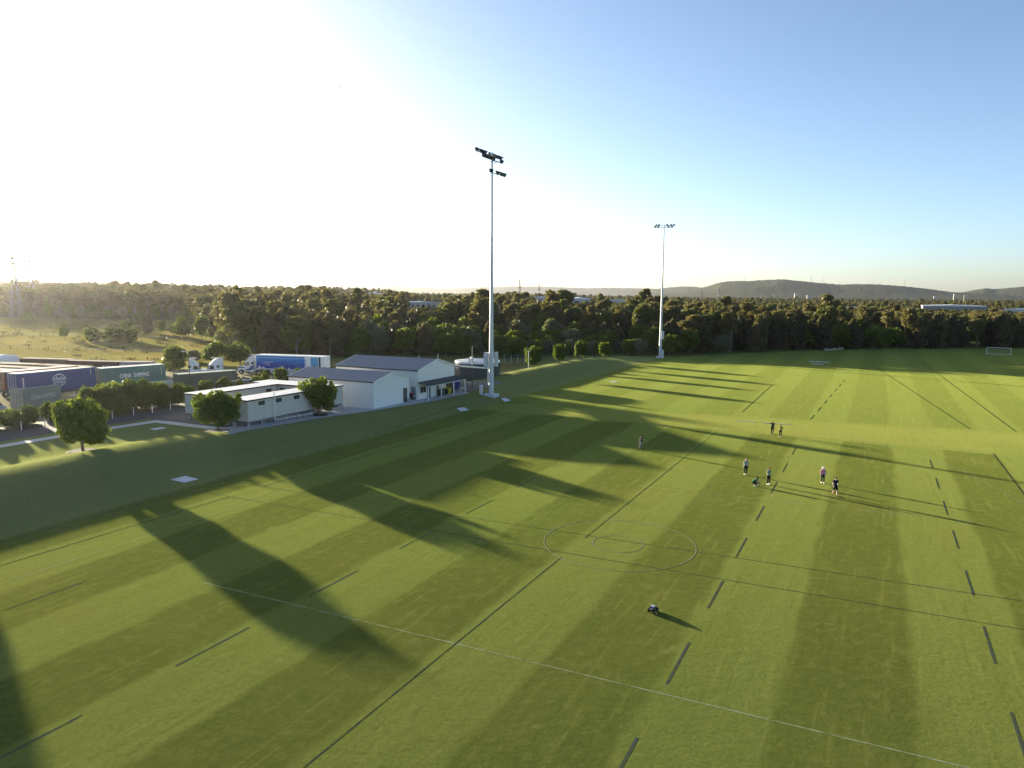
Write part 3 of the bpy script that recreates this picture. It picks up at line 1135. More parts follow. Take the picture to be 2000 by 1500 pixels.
random.seed(5)
px_, py_ = -3.45, 120.0
floodlight_pole("nearer, taller floodlight mast with double lamp rows, beside the large white shed", px_, py_, hz(px_, py_) + .02, 39.3, .44, .14,
                [(39.0, .75, -4.0, 4.6, [-3.9, -2.6, -1.9, -1.2, .5, 1.4, 2.3, 3.3, 4.2], .72), (37.9, -.75, -4.6, 2.0, [-4.4, -3.6, -2.8, -2.0, -1.2, 1.6], .72),
                 (36.2, .0, -.8, 4.6, [-.55, 1.6, 2.9, 4.0], .76)],
                [(-.15, .85, 4.6, 7.2, .75, .62), (.5, -.65, 4.9, 7.3, .5, .45)], (-.7, 1.55, 1.75))
px_, py_ = 41.4, 203.0
p_ = floodlight_pole("farther floodlight mast with a single lamp cluster, on the bank's far end before the wood", px_, py_, hz(px_, py_) + .02, 36.4, .42, .11,
                [(36.3, .6, -2.4, 2.9, [-2.2, -1.4, .9, 1.8, 2.7], .62), (35.7, -.6, -2.6, 2.2, [-2.5, -1.6, 1.2, 2.0], .62)],
                [(.5, -.6, 5.2, 7.4, .7, .5)], (.6, -1.1, 2.2))
p_.rotation_euler = (0, 0, R(-8))


# ------------------------------------------------------------------ street lamps, bollards, posts
def street_lamp(x, y, h, label, arm=(-.9, 0), mat=None, hd=None):
    t = thing("street_lamp", label, "street lamp", (x, y, hz(x, y)))
    MB().tube([(0, 0, -.2), (0, 0, 1.2), (0, 0, h)], [.09, .075, .05], 8).build("pole", mat or M_DARK, t)
    MB().beam((arm[0], arm[1], h), (0 if arm[0] < 0 else -arm[0] * .9, 0, h - .03), .06).build("arm", mat or M_DARK, t)
    MB().box(arm[0] - .35, arm[0] + .3, -.13, .13, h - .02, h + .09).build("lamp_head", hd or M_WPAINT, t)
    return t


street_lamp(-55.8, 125.1, 6.6, "dark street lamp with pale flat head in front of the grey-green container")
street_lamp(-25.9, 184.0, 5.0, "thin dark street lamp standing behind the large shed's roof before the wood", (.5, 0), hd=M_DARK)
street_lamp(-6.9, 125.6, 7.3, "black street lamp with short head in front of the round water tank", (.35, 0), hd=M_DARK)
BOL = None
for i, (x, y) in enumerate([(-60.6, 74.6), (-58.0, 77.9), (-55.6, 81.2), (-54.4, 83.5), (-52.3, 86.9), (-50.2, 90.2), (-49.0, 93.0), (-47.8, 95.5), (-46.6, 98.1)]):
    if i in (0,):
        continue
    lab = ["", "bollard nearest the photo's left edge", "second visible bollard along the road from the photo's left edge", "third bollard along the road, close to the leafy street tree's crown",
           "bollard hidden partly behind the leafy street tree", "first bollard past the leafy street tree", "second bollard past the leafy street tree", "bollard next to last before the beige hut", "last bollard, right before the beige hut's corner"][i]
    lab = "white roadside " + lab
    if BOL is None:
        BOL = thing("bollard", lab, "bollard", (x, y, hz(x, y)), 0, "white bollards along the road")
        MB().tube([(0, 0, -.1), (0, 0, 1.05), (0, 0, 1.1)], [.05, .05, .025], 8).build("post", M_WPAINT, BOL)
        MB().tube([(0, 0, .84), (0, 0, .93)], [.052, .052], 8).build("band", M_DARK, BOL)
    else:
        copy_tree(BOL, (x, y, hz(x, y)), 0, None, lab)
for (x, y, h, lab) in ((-23.7, 184.2, 1.3, "short white post behind the large shed's roof ridge"), (-16.6, 162.0, 3.6, "tall white vent pole rising behind the large shed's gable peak")):
    t = thing("white_post", lab, "post", (x, y, hz(x, y)))
    MB().tube([(0, 0, -.1), (0, 0, h - .1)], .07, 8).build("pole", M_WPAINT, t)
    MB().tube([(0, 0, h - .1), (0, 0, h)], [.1, .05], 8).build("cap", M_WPAINT, t)

# wire fence near the wood behind the tank
fpts = [(-5.4, 181.5), (-3.7, 181.9), (-2.0, 182.2), (-.3, 182.5), (1.4, 182.8), (3.1, 183.1)]
wf = thing("wire_fence", "short galvanised wire fence with straight posts before the wood, past the water tank", "fence", (0, 0, 0))
for p in fpts:
    MB().tube([(p[0], p[1], hz(*p) - .2), (p[0], p[1], hz(*p) + 2.0)], .06, 6).build("post", M_STEEL, wf)
for h in (.3, .8, 1.3, 1.9):
    MB().tube([(p[0], p[1], hz(*p) + h) for p in fpts], .012, 4).build("wire", M_STEEL, wf)
# paddock fences
rng = random.Random(11)
for j, (a, b_, lab) in enumerate((((-175, 214), (-99, 206), "old timber post and wire fence crossing the dry paddock, the nearer one"), ((-210, 262), (-118, 254), "old timber post and wire fence crossing the dry paddock, the farther one"))):
    wf = thing("paddock_fence", lab, "fence", (0, 0, 0))
    k = 13
    P_ = []
    for i in range(k + 1):
        x = a[0] + (b_[0] - a[0]) * i / k
        y = a[1] + (b_[1] - a[1]) * i / k + rng.uniform(-.3, .3)
        P_.append((x, y, hz(x, y)))
        MB().tube([(x, y, hz(x, y) - .3), (x + rng.uniform(-.08, .08), y, hz(x, y) + 1.25)], .1, 6).build("post", M_YARDW, wf)
    for h in (.5, .85, 1.15):
        MB().tube([(p[0], p[1], p[2] + h) for p in P_], .02, 4).build("wire", M_STEEL, wf)
for i, (x, y, h) in enumerate(((-103.4, 205.3, 2.0), (-98.6, 207.0, 2.6))):
    t = thing("timber_post", ["shorter weathered post standing in the paddock behind the containers", "taller weathered post standing in the paddock behind the containers"][i], "post", (x, y, hz(x, y)))
    MB().tube([(0, 0, -.3), (.05, 0, h)], [.16, .12], 7).build("post", M_YARDW, t)

# ------------------------------------------------------------------ containers


def text_obj(body, size, mat, parent, loc, rot, name="lettering", sx=1.0, bold=0.0, align='CENTER'):
    cu = bpy.data.curves.new(name, 'FONT')
    cu.body = body
    cu.size = size
    cu.extrude = .006
    cu.offset = bold
    cu.align_x = align
    cu.align_y = 'CENTER'
    cu.resolution_u = 3
    cu.materials.append(mat)
    tmp = bpy.data.objects.new(name, cu)
    me = bpy.data.meshes.new_from_object(tmp)
    bpy.data.objects.remove(tmp)
    o = bpy.data.objects.new(name, me)
    COL.objects.link(o)
    o.parent = parent
    o.location = loc
    o.rotation_euler = rot
    o.scale = (sx, 1, 1)
    return o


def container(label, K, ang, L, Wd, Hh, zb, col, top=(.62, .58, .52), end_door=True, group="shipping containers in the freight yard", rust=.12):
    """K: near bottom corner at the door end; long side runs along ang; the width goes to the left of it"""
    t = thing("shipping_container", label, "shipping container", (K[0], K[1], zb), ang, group)
    mc = plain("container_paint", col, .55, 0, rust, 1.3)
    mt = plain("container_roof", top, .6, 0, .12, .8)
    m = MB()
    # corrugated long sides
    p = .28
    for y0, sgn in ((.0, 1), (Wd, -1)):
        xs = [.12]
        ys = [0]
        x = .12
        while x < L - .12 - p:
            xs += [x + .07, x + .14, x + .21, x + .28]
            ys += [0, .045, .045, 0]
            x += p
        xs.append(L - .12)
        ys.append(0)
        vs, fs = [], []
        for a, b_ in zip(xs, ys):
            vs += [(a, y0 + sgn * (.03 + b_), .12), (a, y0 + sgn * (.03 + b_), Hh - .1)]
        for i in range(len(xs) - 1):
            f = (2 * i, 2 * i + 2, 2 * i + 3, 2 * i + 1)
            fs.append(f if sgn > 0 else f[::-1])
        m.add(vs, fs)
    m.box(L - .08, L - .04, .1, Wd - .1, .12, Hh - .1)
    m.box(.1, L - .1, .1, Wd - .1, .06, .12)
    m.build("body", mc, t)
    f = MB()
    for y0 in (0, Wd - .12):
        f.box(.12, L - .12, y0, y0 + .12, 0, .13)
        f.box(.12, L - .12, y0 + .002, y0 + .118, Hh - .12, Hh - .002)
        for x0 in (0, L - .12):
            f.box(x0, x0 + .12, y0, y0 + .12, 0, Hh)
    for x0 in (0, L - .12):
        f.box(x0 + .002, x0 + .118, .12, Wd - .12, 0, .13)
        f.box(x0 + .002, x0 + .118, .12, Wd - .12, Hh - .12, Hh - .002)
    f.build("frame", mc, t)
    r = MB().box(.12, L - .12, .12, Wd - .12, Hh - .06, Hh - .012)
    k = int(L / .45)
    for i in range(1, k):
        xx = .12 + (L - .24) * i / k
        r.box(xx - .06, xx + .06, .2, Wd - .2, Hh - .014, Hh + .008)
    r.build("roof", mt, t)
    for i in (0, 1):
        y0 = .13 + i * (Wd - .26) / 2
        dr = MB().box(.02, .07, y0 + .01, y0 + (Wd - .26) / 2 - .01, .14, Hh - .13).build("door", mc, t)
        b = MB()
        for q in (.25, .75):
            yy = y0 + (Wd - .26) / 2 * q
            b.tube([(-.01, yy, .1), (-.01, yy, Hh - .1)], .022, 6)
            b.box(-.05, .02, yy - .16, yy + .03, 1.1, 1.16)
        b.build("lock_rod", M_STEEL, dr)
    return t


M_TXT = plain("white_lettering", (.7, .72, .72), .5, 0, .08)
M_TXTO = plain("faded_lettering", (.42, .46, .46), .6, 0, .15)
YZ = .40
A64, A51, A46, A74 = R(64), R(51), R(46), R(74)
SIDE = (math.pi / 2, 0, 0)
cos = container("dark blue 40-foot container with white globe emblem, raised on a trailer", (-72.4, 105.6), A64, 12.0, 2.6, 3.15, 1.95, (.016, .050, .19), (.60, .54, .49))
# globe emblem on the camera side (local -y)
e = MB()


def arc_strip(mb, cx_, cz_, rx, rz, a0, a1, w, n=28, y=-.02):
    P_ = [(cx_ + rx * math.cos(R(a0 + (a1 - a0) * i / n)), cz_ + rz * math.sin(R(a0 + (a1 - a0) * i / n))) for i in range(n + 1)]
    for i in range(n):
        mb.beam((P_[i][0], y, P_[i][1]), (P_[i + 1][0], y, P_[i + 1][1]), .02, w)


gxc, gzc = 6.15, 1.65
for a0, a1 in ((18, 162), (198, 342)):
    arc_strip(e, gxc, gzc, .95, .95, a0, a1, .09)
    arc_strip(e, gxc, gzc, .42, .93, a0 + 5, a1 - 5, .07)
arc_strip(e, gxc, gzc, .86, .30, 25, 155, .06)
em = e.build("globe_emblem", M_TXT, cos)
text_obj("COSCO", .62, M_TXT, cos, (gxc, -.03, gzc + .12), SIDE, sx=.98, bold=.012)
text_obj("SHIPPING", .34, M_TXT, cos, (gxc, -.03, gzc - .36), SIDE, sx=1.12, bold=.006)
for i in range(6):
    MB().box(.75, .92, -.03, 0.0, 2.25 - i * .3, 2.42 - i * .3).build("code_mark", M_TXT, cos)
    if i < 4:
        MB().box(11.2, 11.3, -.03, 0.0, 2.7 - i * .22, 2.82 - i * .22).build("code_mark", M_TXTO, cos)
chs = container("teal green 40-foot container lettered CHINA SHIPPING, behind the roadside shrubs", (-68.9, 121.2), A51, 10.8, 2.55, 3.1, 1.25, (.085, .175, .150), (.70, .68, .62))
text_obj("CHINA  SHIPPING", 1.02, M_TXT, chs, (5.4, -.03, 1.55), SIDE, sx=.62, bold=.02)
MB().box(10.0, 10.06, -.03, 0, 1.3, 2.7).build("code_mark", M_TXTO, chs)
gg = container("plain grey-green container on the ground behind the dark street lamp", (-57.6, 124.7), A46, 10.4, 2.4, 2.65, YZ, (.075, .092, .07), (.36, .37, .30))
gr = container("short pale grey-green container with worn white letters, low in front of the blue one", (-70.6, 104.0), A74, 6.3, 2.5, 2.6, YZ, (.22, .23, .20), (.30, .32, .28))
text_obj("CHINA SHIPPING", .95, M_TXTO, gr, (3.2, -.03, 1.25), SIDE, sx=.56, bold=.015)
# skeletal trailers under the two raised containers


def skeletal_trailer(label, K, ang, L, zt):
    z0 = hz(*K)
    t = thing("skeletal_trailer", label, "trailer", (K[0], K[1], z0), ang, "trailers under the raised containers")
    h = zt - z0 - .01
    m = MB().box(.1, L - .1, .55, .75, h - .42, h - .002).box(.1, L - .1, 1.8, 2.0, h - .42, h - .002)
    for xx in (.2, L * .35, L * .65, L - .4):
        m.box(xx, xx + .16, .1, .55, h - .2, h - .004).box(xx, xx + .16, .75, 1.8, h - .2, h - .004).box(xx, xx + .16, 2.0, 2.45, h - .2, h - .004)
    m.build("chassis", M_DARK, t)
    for xx in (1.4, 2.7):
        for y0 in (.08, 2.12):
            w = MB().tube([(xx, y0, .5), (xx, y0 + .32, .5)], .5, 16).build("wheel", M_BLACK, t)
            MB().tube([(xx, y0 - .01, .5), (xx, y0 + .33, .5)], .24, 12).build("rim", M_STEEL, w)
        MB().box(xx - .1, xx + .1, .4, 2.12, .42, .58).build("axle", M_DARK, t)
    for y0 in (.6, 1.85):
        MB().box(L - 2.6, L - 2.45, y0, y0 + .15, 0, h - .42).build("landing_leg", M_STEEL, t)
    return t


skeletal_trailer("dark skeletal trailer carrying the blue container with globe emblem", (-72.4, 105.6), A64, 12.0, 1.95)
skeletal_trailer("dark skeletal trailer carrying the teal CHINA SHIPPING container", (-68.9, 121.2), A51, 10.8, 1.25 + .0)
BR1, BR2, BR3 = (.10, .042, .030), (.075, .025, .026), (.12, .05, .028)


def row_cont(label, p, q, ztop, col, Hh=2.6, Wd=2.44, L=None, top=(.50, .37, .27)):
    a = math.atan2(q[1] - p[1], q[0] - p[0])
    L = L or math.hypot(q[0] - p[0], q[1] - p[1])
    return container(label, p, a, L, Wd, Hh, ztop - Hh, col, top)


row_cont("brown container of the back row, its grey end towards the paddock trees", (-104.9, 154.2), (-92.9, 151.8), 3.0, (.085, .05, .036))
d2 = row_cont("dark red container in the back row behind the teal one", (-92.4, 149.9), (-80.4, 147.5), 3.0, BR2)
text_obj("FLORENS", .8, M_TXTO, d2, (10.0, -.03, 1.5), SIDE, sx=.8)
d3 = row_cont("pale pinkish white short container at the end of the back row", (-80.0, 147.5), (-74.0, 147.8), 3.0, (.36, .31, .31), L=6.06)
row_cont("brown container in the middle row near the photo's left edge", (-105.2, 143.6), (-93.3, 140.9), 3.0, BR1)
row_cont("red-brown container in the middle row directly behind the blue one", (-92.8, 140.7), (-80.9, 136.6), 3.0, BR3)
row_cont("dark blue container in the front row behind the emblem container's roof", (-98.0, 132.3), (-86.4, 128.6), 3.0, (.025, .035, .10), top=(.5, .36, .26))
row_cont("tan-roofed container wedged between the blue front row and brown middle row", (-99.5, 137.2), (-88.0, 133.8), 3.0, (.11, .05, .035), top=(.52, .37, .27))
row_cont("tan-roofed container behind the emblem container's far half", (-87.2, 133.4), (-75.6, 129.3), 3.0, (.09, .045, .035), top=(.5, .38, .29))
container("rust orange container at the photo's left edge, left of the emblem container", (-78.6, 111.6), A64, 12.0, 2.5, 2.9, 1.8, (.16, .055, .02), (.66, .52, .40))
skeletal_trailer("dark trailer under the rust orange container at the photo's left edge", (-78.6, 111.6), A64, 12.0, 1.8)
# white tanker at the far left
tk = thing("tank_trailer", "white rounded tank trailer behind the container rows at the photo's left edge", "tanker", (-116.0, 160.6, hz(-112, 159)), R(-22))
MB().tube([(0, 0, 2.1), (.15, 0, 2.1), (.5, 0, 2.1), (8.4, 0, 2.1), (8.8, 0, 2.1), (9.0, 0, 2.1)], [.8, 1.05, 1.2, 1.2, 1.05, .8], 20).build("tank", M_WPAINT, tk, smooth=True)
MB().box(.2, 8.8, -.5, .5, .75, 1.0).build("chassis", M_DARK, tk)
for xx in (1.2, 2.5, 7.6):
    for y0 in (-1.15, .85):
        MB().tube([(xx, y0, .5), (xx, y0 + .3, .5)], .5, 14).build("wheel", M_BLACK, tk)
for xx in (3.0, 5.8):
    MB().tube([(xx, 0, 3.28), (xx, 0, 3.42)], .28, 10).build("hatch", M_STEEL, tk)
# flat tray truck parts seen low left
ft = thing("parked_van", "grey-blue van half hidden by shrubs below the rust orange container", "van", (-72.8, 94.5, hz(-72, 95)), R(25))
m = MB()
m.prism([(0, .45), (4.9, .45), (5.0, 1.0), (4.55, 1.25), (3.9, 2.05), (.1, 2.1), (0, 1.9)], 0, 1.85)
m.build("body", plain("grey_blue_paint", (.16, .19, .24), .35), ft)
for a in (.6, 1.9):
    MB().box(a, a + 1.1, -.012, .004, 1.25, 1.85).build("window", M_GLASS, ft)
m = MB()
m.add([(4.5, .12, 1.32), (4.5, 1.73, 1.32), (3.99, 1.7, 1.98), (3.99, .15, 1.98)], [(0, 1, 2, 3)])
m.build("windscreen", M_GLASS, ft).location = (.03, 0, .02)
for xx in (.95, 3.95):
    for y0 in (-.03, 1.66):
        MB().tube([(xx, y0, .35), (xx, y0 + .22, .35)], .35, 14).build("wheel", M_BLACK, ft)
MB().box(.3, 3.6, .1, .4, 2.12, 2.2).build("roof_rack", plain("orange_rack", (.5, .16, .03), .5), ft)
# white curved shell below the teal container
ws = thing("fuel_tank", "pale rounded tank lying under the teal CHINA SHIPPING container's far end", "tank", (-62.2, 124.0, hz(-62, 124)), A51)
MB().tube([(0, 0, .75), (.1, 0, .75), (.3, 0, .75), (3.4, 0, .75), (3.6, 0, .75), (3.7, 0, .75)], [.4, .6, .7, .7, .6, .4], 18).build("shell", plain("off_white_tank", (.5, .48, .45), .5), ws, smooth=True)
for xx in (.6, 2.9):
    MB().box(xx, xx + .2, -.5, .5, -.05, .3).build("cradle", M_DARK, ws)

# ------------------------------------------------------------------ trucks


def tractor(label, loc, rot, cabcol, bonnet=True, stripe=None, sleeper=2.2, detail=True):
    """faces local -x; origin at the front bumper"""
    t = thing("prime_mover", label, "truck", loc, rot, "parked prime movers in the yard")
    mp = plain("truck_paint", cabcol, .3, 0, .04)
    if bonnet:
        MB().prism([(0, .55), (0, 1.25), (.25, 1.62), (1.75, 1.85), (1.75, .55)], .35, 2.1).build("bonnet", mp, t)
        x0 = 1.76
    else:
        x0 = .1
    cab = MB().prism([(x0, .6), (x0, 1.85), (x0 + .35, 2.75), (x0 + .75, 3.15), (x0 + .75 + .6, 3.75), (x0 + 1.0 + sleeper, 3.95), (x0 + 1.0 + sleeper, .6)], .05, 2.4)
    cab.build("cab", mp, t)
    w = MB()
    w.add([(x0 - .005, .25, 1.92), (x0 - .005, 2.2, 1.92), (x0 + .33, 2.2, 2.72), (x0 + .33, .25, 2.72)], [(3, 2, 1, 0)])
    wo_ = w.build("windscreen", M_GLASS, t)
    wo_.location = (-.03, 0, .01)
    for yy in (.03, 2.4):
        MB().prism([(x0 + .35, 1.9), (x0 + .55, 2.6), (x0 + 1.25, 2.6), (x0 + 1.25, 1.9)], yy - .0, yy + .02).build("side_window", M_GLASS, t)
        MB().box(x0 + 1.7, x0 + 2.25, yy - .0, yy + .02, 2.2, 2.65).build("sleeper_window", M_GLASS, t)
    MB().box(x0 + .75, x0 + 1.0 + sleeper - .1, .25, 2.2, 3.96, 4.05).build("roof_hatch", M_DARK, t) if detail else None
    for yy in (-.22, 2.5):
        MB().box(x0 + .15, x0 + .25, yy, yy + .17, 1.9, 2.5).build("mirror", M_DARK, t)
    ln = x0 + 1.0 + sleeper
    MB().box(.2, ln + 3.0, .75, 1.7, .55, .85).build("chassis", M_DARK, t)
    MB().box(-.12, .1, .2, 2.25, .35, .8).build("bumper", M_STEEL, t)
    if bonnet:
        MB().box(-.03, .02, .65, 1.8, .85, 1.3).build("grille", M_STEEL, t)
    for xx in (1.0, ln + 1.0, ln + 2.3):
        for y0 in (.0, 2.1):
            wh = MB().tube([(xx, y0, .5), (xx, y0 + .33, .5)], .5, 16).build("wheel", M_BLACK, t)
            MB().tube([(xx, y0 - .01, .5), (xx, y0 + .34, .5)], .25, 10).build("rim", M_STEEL, wh)
    for yy in (.1, 2.3):
        MB().tube([(ln + .12, yy, .9), (ln + .12, yy, 4.1)], .08, 8).build("exhaust_stack", M_STEEL, t)
    if stripe:
        for yy in (.32, 2.102):
            MB().prism([(.05, 1.2), (1.75, 1.35), (1.75, 1.55), (.3, 1.55)], yy, yy + .025).build("stripe", stripe, t)
        for yy in (.02, 2.402):
            MB().prism([(x0, 1.0), (x0 + 1.0, 1.2), (x0 + 1.0 + sleeper, 2.2), (x0 + 1.0 + sleeper, 1.2), (x0 + 1.0, .8)], yy, yy + .025).build("stripe", stripe, t)
    return t


def ocean_mat():
    m, nt, b = new_mat("underwater_print")
    g = G(nt)
    tc = N(nt, "ShaderNodeTexCoord")
    V = tc.outputs["Generated"]
    sp_ = N(nt, "ShaderNodeSeparateXYZ")
    nt.links.new(V, sp_.inputs[0])
    nz = g.noise(V, 5, 5, .6, .8)
    v = g.math('ADD', sp_.outputs[2], g.math('MULTIPLY', g.math('SUBTRACT', nz, .5), .55))
    c1 = g.mix(g.sstep(v, .15, .85), (.012, .03, .30), (.03, .20, .55))
    c2 = g.mix(g.sstep(g.noise(V, 9, 4, .6, 1.5), .55, .75), c1, (.07, .36, .62))
    c3 = g.mix(g.math('MULTIPLY', g.sstep(g.math('ABSOLUTE', g.math('SUBTRACT', sp_.outputs[2], g.math('MULTIPLY_ADD', nz, .1, .80))), .06, .0), .6), c2, (.35, .6, .72))
    c4 = g.mix(g.math('MULTIPLY', g.sstep(g.noise(V, 14, 3, .5), .66, .74), .5), c3, (.01, .02, .16))
    nt.links.new(c4, b.inputs["Base Color"])
    b.inputs["Roughness"].default_value = .35
    return m


tx, ty = -52.6, 148.6
TA = math.atan2(-4.6, 16.5)
bl = plain("deep_blue_stripe", (.03, .09, .22), .35)
dirx, diry = math.cos(TA), math.sin(TA)
tz = hz(tx, ty)
tractor("white long-nosed prime mover with blue swoosh hitched to the underwater-print trailer", (tx - dirx * 4.6, ty - diry * 4.6, tz), TA, (.70, .72, .74), True, bl, 1.2)
tr = thing("semi_trailer", "box trailer printed with a blue underwater scene, behind the sheds", "trailer", (tx, ty, tz), TA)
TL = 15.6
MB().box(0, TL, 0, 2.5, 1.25, 4.15).build("box", M_WPAINT, tr)
MB().box(-.02, TL + .02, -.04, 2.54, 4.152, 4.22).build("roof_edge", M_WHITE, tr)
MB().box(.12, 11.2, -.025, -.003, 1.42, 4.02).build("side_panel", ocean_mat(), tr)
for i in range(7):
    a = 11.2 + .0 * i
    MB().prism([(11.2, 1.6 + i * .33), (11.2 + (.55, .8, .6, .95, .5, .7, .3)[i] * .7, 1.62 + i * .33), (11.2, 1.6 + i * .33 + .3)], -.024, -.004).build("splash", plain("splash_blue", (.04, .16, .5), .4), tr)
MB().box(12.7, 14.3, -.025, -.003, 1.5, 3.95).build("side_panel", plain("sky_blue_panel", (.10, .34, .58), .4), tr)
MB().box(14.45, 14.9, -.02, -.002, 1.35, 4.05).build("door_seal", M_DARK, tr)
for q in ((1.8, 2.75, 2.2), (1.6, 2.45, 1.7), (2.3, 2.1, 1.2)):
    MB().box(q[0], q[0] + q[2], -.04, -.026, q[1], q[1] + .06).build("lettering_line", M_TXT, tr)
for q, s in ((.5, .55), (1.5, .4), (7.5, .3)):
    MB().prism([(q, 1.45), (q + .9 * s * 2, 1.45), (q + .5 * s, 1.45 + 1.1 * s)], -.04, -.026).build("print_crest", M_TXT, tr)
MB().box(.4, TL - .3, .6, 1.9, .95, 1.25).build("chassis", M_DARK, tr)
for xx in (11.2, 12.5, 13.8):
    for y0 in (.02, 2.15):
        wh = MB().tube([(xx, y0, .5), (xx, y0 + .33, .5)], .5, 16).build("wheel", M_BLACK, tr)
        MB().tube([(xx, y0 - .01, .5), (xx, y0 + .34, .5)], .25, 10).build("rim", M_STEEL, wh)
MB().box(3.2, 11, .05, .1, .55, 1.2).build("side_skirt", M_STEEL, tr)
tractor("white flat-fronted prime mover nearest the blue trailer, sleeper roof raised", (-59.4, 140.6, hz(-59, 141)), R(20), (.68, .69, .70), False, None, 1.7)
t2 = tractor("white bonneted prime mover parked rear-first behind the dark street lamp", (-59.8, 143.6, hz(-62, 143)), R(200), (.66, .67, .68), True, None, .9)
# yard clutter
rng = random.Random(3)
M_PAL = plain("pallet_timber", (.24, .17, .10), .9, 0, .25)
for i, (x, y, n, lab) in enumerate(((-50.6, 139.6, 5, "stack of weathered timber pallets below the blue-printed trailer's front wheels"), (-47.0, 138.2, 4, "lower stack of timber pallets below the middle of the blue-printed trailer"), (-67.4, 113.2, 6, "stack of timber pallets in shadow beside the emblem container's trailer"))):
    t = thing("pallet_stack", lab, "pallets", (x, y, hz(x, y)), rng.uniform(0, 1), "pallet stacks in the yard")
    for k in range(n):
        m = MB()
        for yy in (0, .5, 1.0):
            m.box(0, 1.2, yy, yy + .1, .15 * k, .15 * k + .1)
        for q in range(6):
            m.box(q * .22, q * .22 + .1, 0, 1.1, .15 * k + .1, .15 * k + .13)
        m.build("pallet", M_PAL, t)
t = thing("flat_trailer", "low pale flatbed trailer behind the beige huts, loaded with dark scrap", "trailer", (-50.9, 131.2, hz(-50, 132)), R(40))
MB().box(0, 6.0, 0, 2.2, .7, .85).build("deck", M_LID, t)
for xx in (1.5, 4.2):
    for y0 in (-.05, 1.95):
        MB().tube([(xx, y0, .38), (xx, y0 + .26, .38)], .38, 12).build("wheel", M_BLACK, t)
sc_m = MB()
for i in range(14):
    a = rng.uniform(.4, 5.2)
    b_ = rng.uniform(.2, 1.6)
    sc_m.beam((a, b_, .9 + rng.uniform(0, .25)), (a + rng.uniform(-.5, .6), b_ + rng.uniform(-.3, .5), .9 + rng.uniform(0, .6)), .22)
tag(sc_m.build("scrap_load", plain("rusty_scrap", (.09, .05, .035), .8, .2, .3), t), kind="stuff")

# ------------------------------------------------------------------ vegetation
L_FICUS = leaf_mat("ficus_leaves", (.054, .092, .013), (.130, .162, .022), .45)
L_GUM = leaf_mat("gum_leaves", (0.094, 0.085, 0.039), (0.151, 0.130, 0.058), 0.35)
L_GUM2 = leaf_mat("olive_gum_leaves", (0.072, 0.084, 0.031), (0.133, 0.140, 0.045), 0.35)
L_CAS = leaf_mat("casuarina_needles", (0.085, 0.071, 0.041), (0.132, 0.110, 0.062), 0.30)
L_DARK = leaf_mat("dark_casuarina_needles", (0.053, 0.053, 0.030), (0.092, 0.087, 0.047), 0.35)
L_LUSH = leaf_mat("lush_leaves", (0.057, 0.092, 0.014), (0.118, 0.146, 0.020), .42)
L_GREY = leaf_mat("grey_wattle_leaves", (0.098, 0.113, 0.070), (0.168, 0.175, 0.112), 0.35)
L_SHRUB = leaf_mat("shrub_leaves", (0.056, 0.082, 0.020), (0.112, 0.140, 0.030), 0.45)


def rand_dirs(rg, n):
    v = rg.normal(size=(n, 3))
    return v / np.linalg.norm(v, axis=1)[:, None]


def leaf_quads(rg, pos, size, elong=1.3, hang=0.0):
    n = len(pos)
    nrm = rand_dirs(rg, n)
    nrm[:, 2] = nrm[:, 2] * .8 + .25
    nrm /= np.linalg.norm(nrm, axis=1)[:, None]
    t = rand_dirs(rg, n)
    if hang:
        t[:, 2] -= hang
    t -= nrm * (t * nrm).sum(1)[:, None]
    t /= np.linalg.norm(t, axis=1)[:, None] + 1e-9
    b = np.cross(nrm, t)
    s = size * rg.uniform(.6, 1.4, n)[:, None]
    a = t * s * elong * .5
    b = b * s * .5
    V = np.stack([pos - a, pos + b * .9, pos + a, pos - b * .9], 1).reshape(-1, 3)
    F = np.arange(n * 4).reshape(n, 4)
    return V, F


def crown_points(rg, blobs, n, shell=.55):
    """blobs: (x, y, z, rx, ry, rz) ; points crowd towards each blob's surface"""
    B = np.array(blobs, float)
    w = (B[:, 3] * B[:, 4] * B[:, 5]) ** .67
    idx = rg.choice(len(B), n, p=w / w.sum())
    d = rand_dirs(rg, n)
    r = rg.uniform(0, 1, n) ** (1 / 3.) * (1 - shell) + shell
    r *= 1 + rg.normal(0, .07, n)
    return B[idx, :3] + d * B[idx, 3:] * r[:, None]


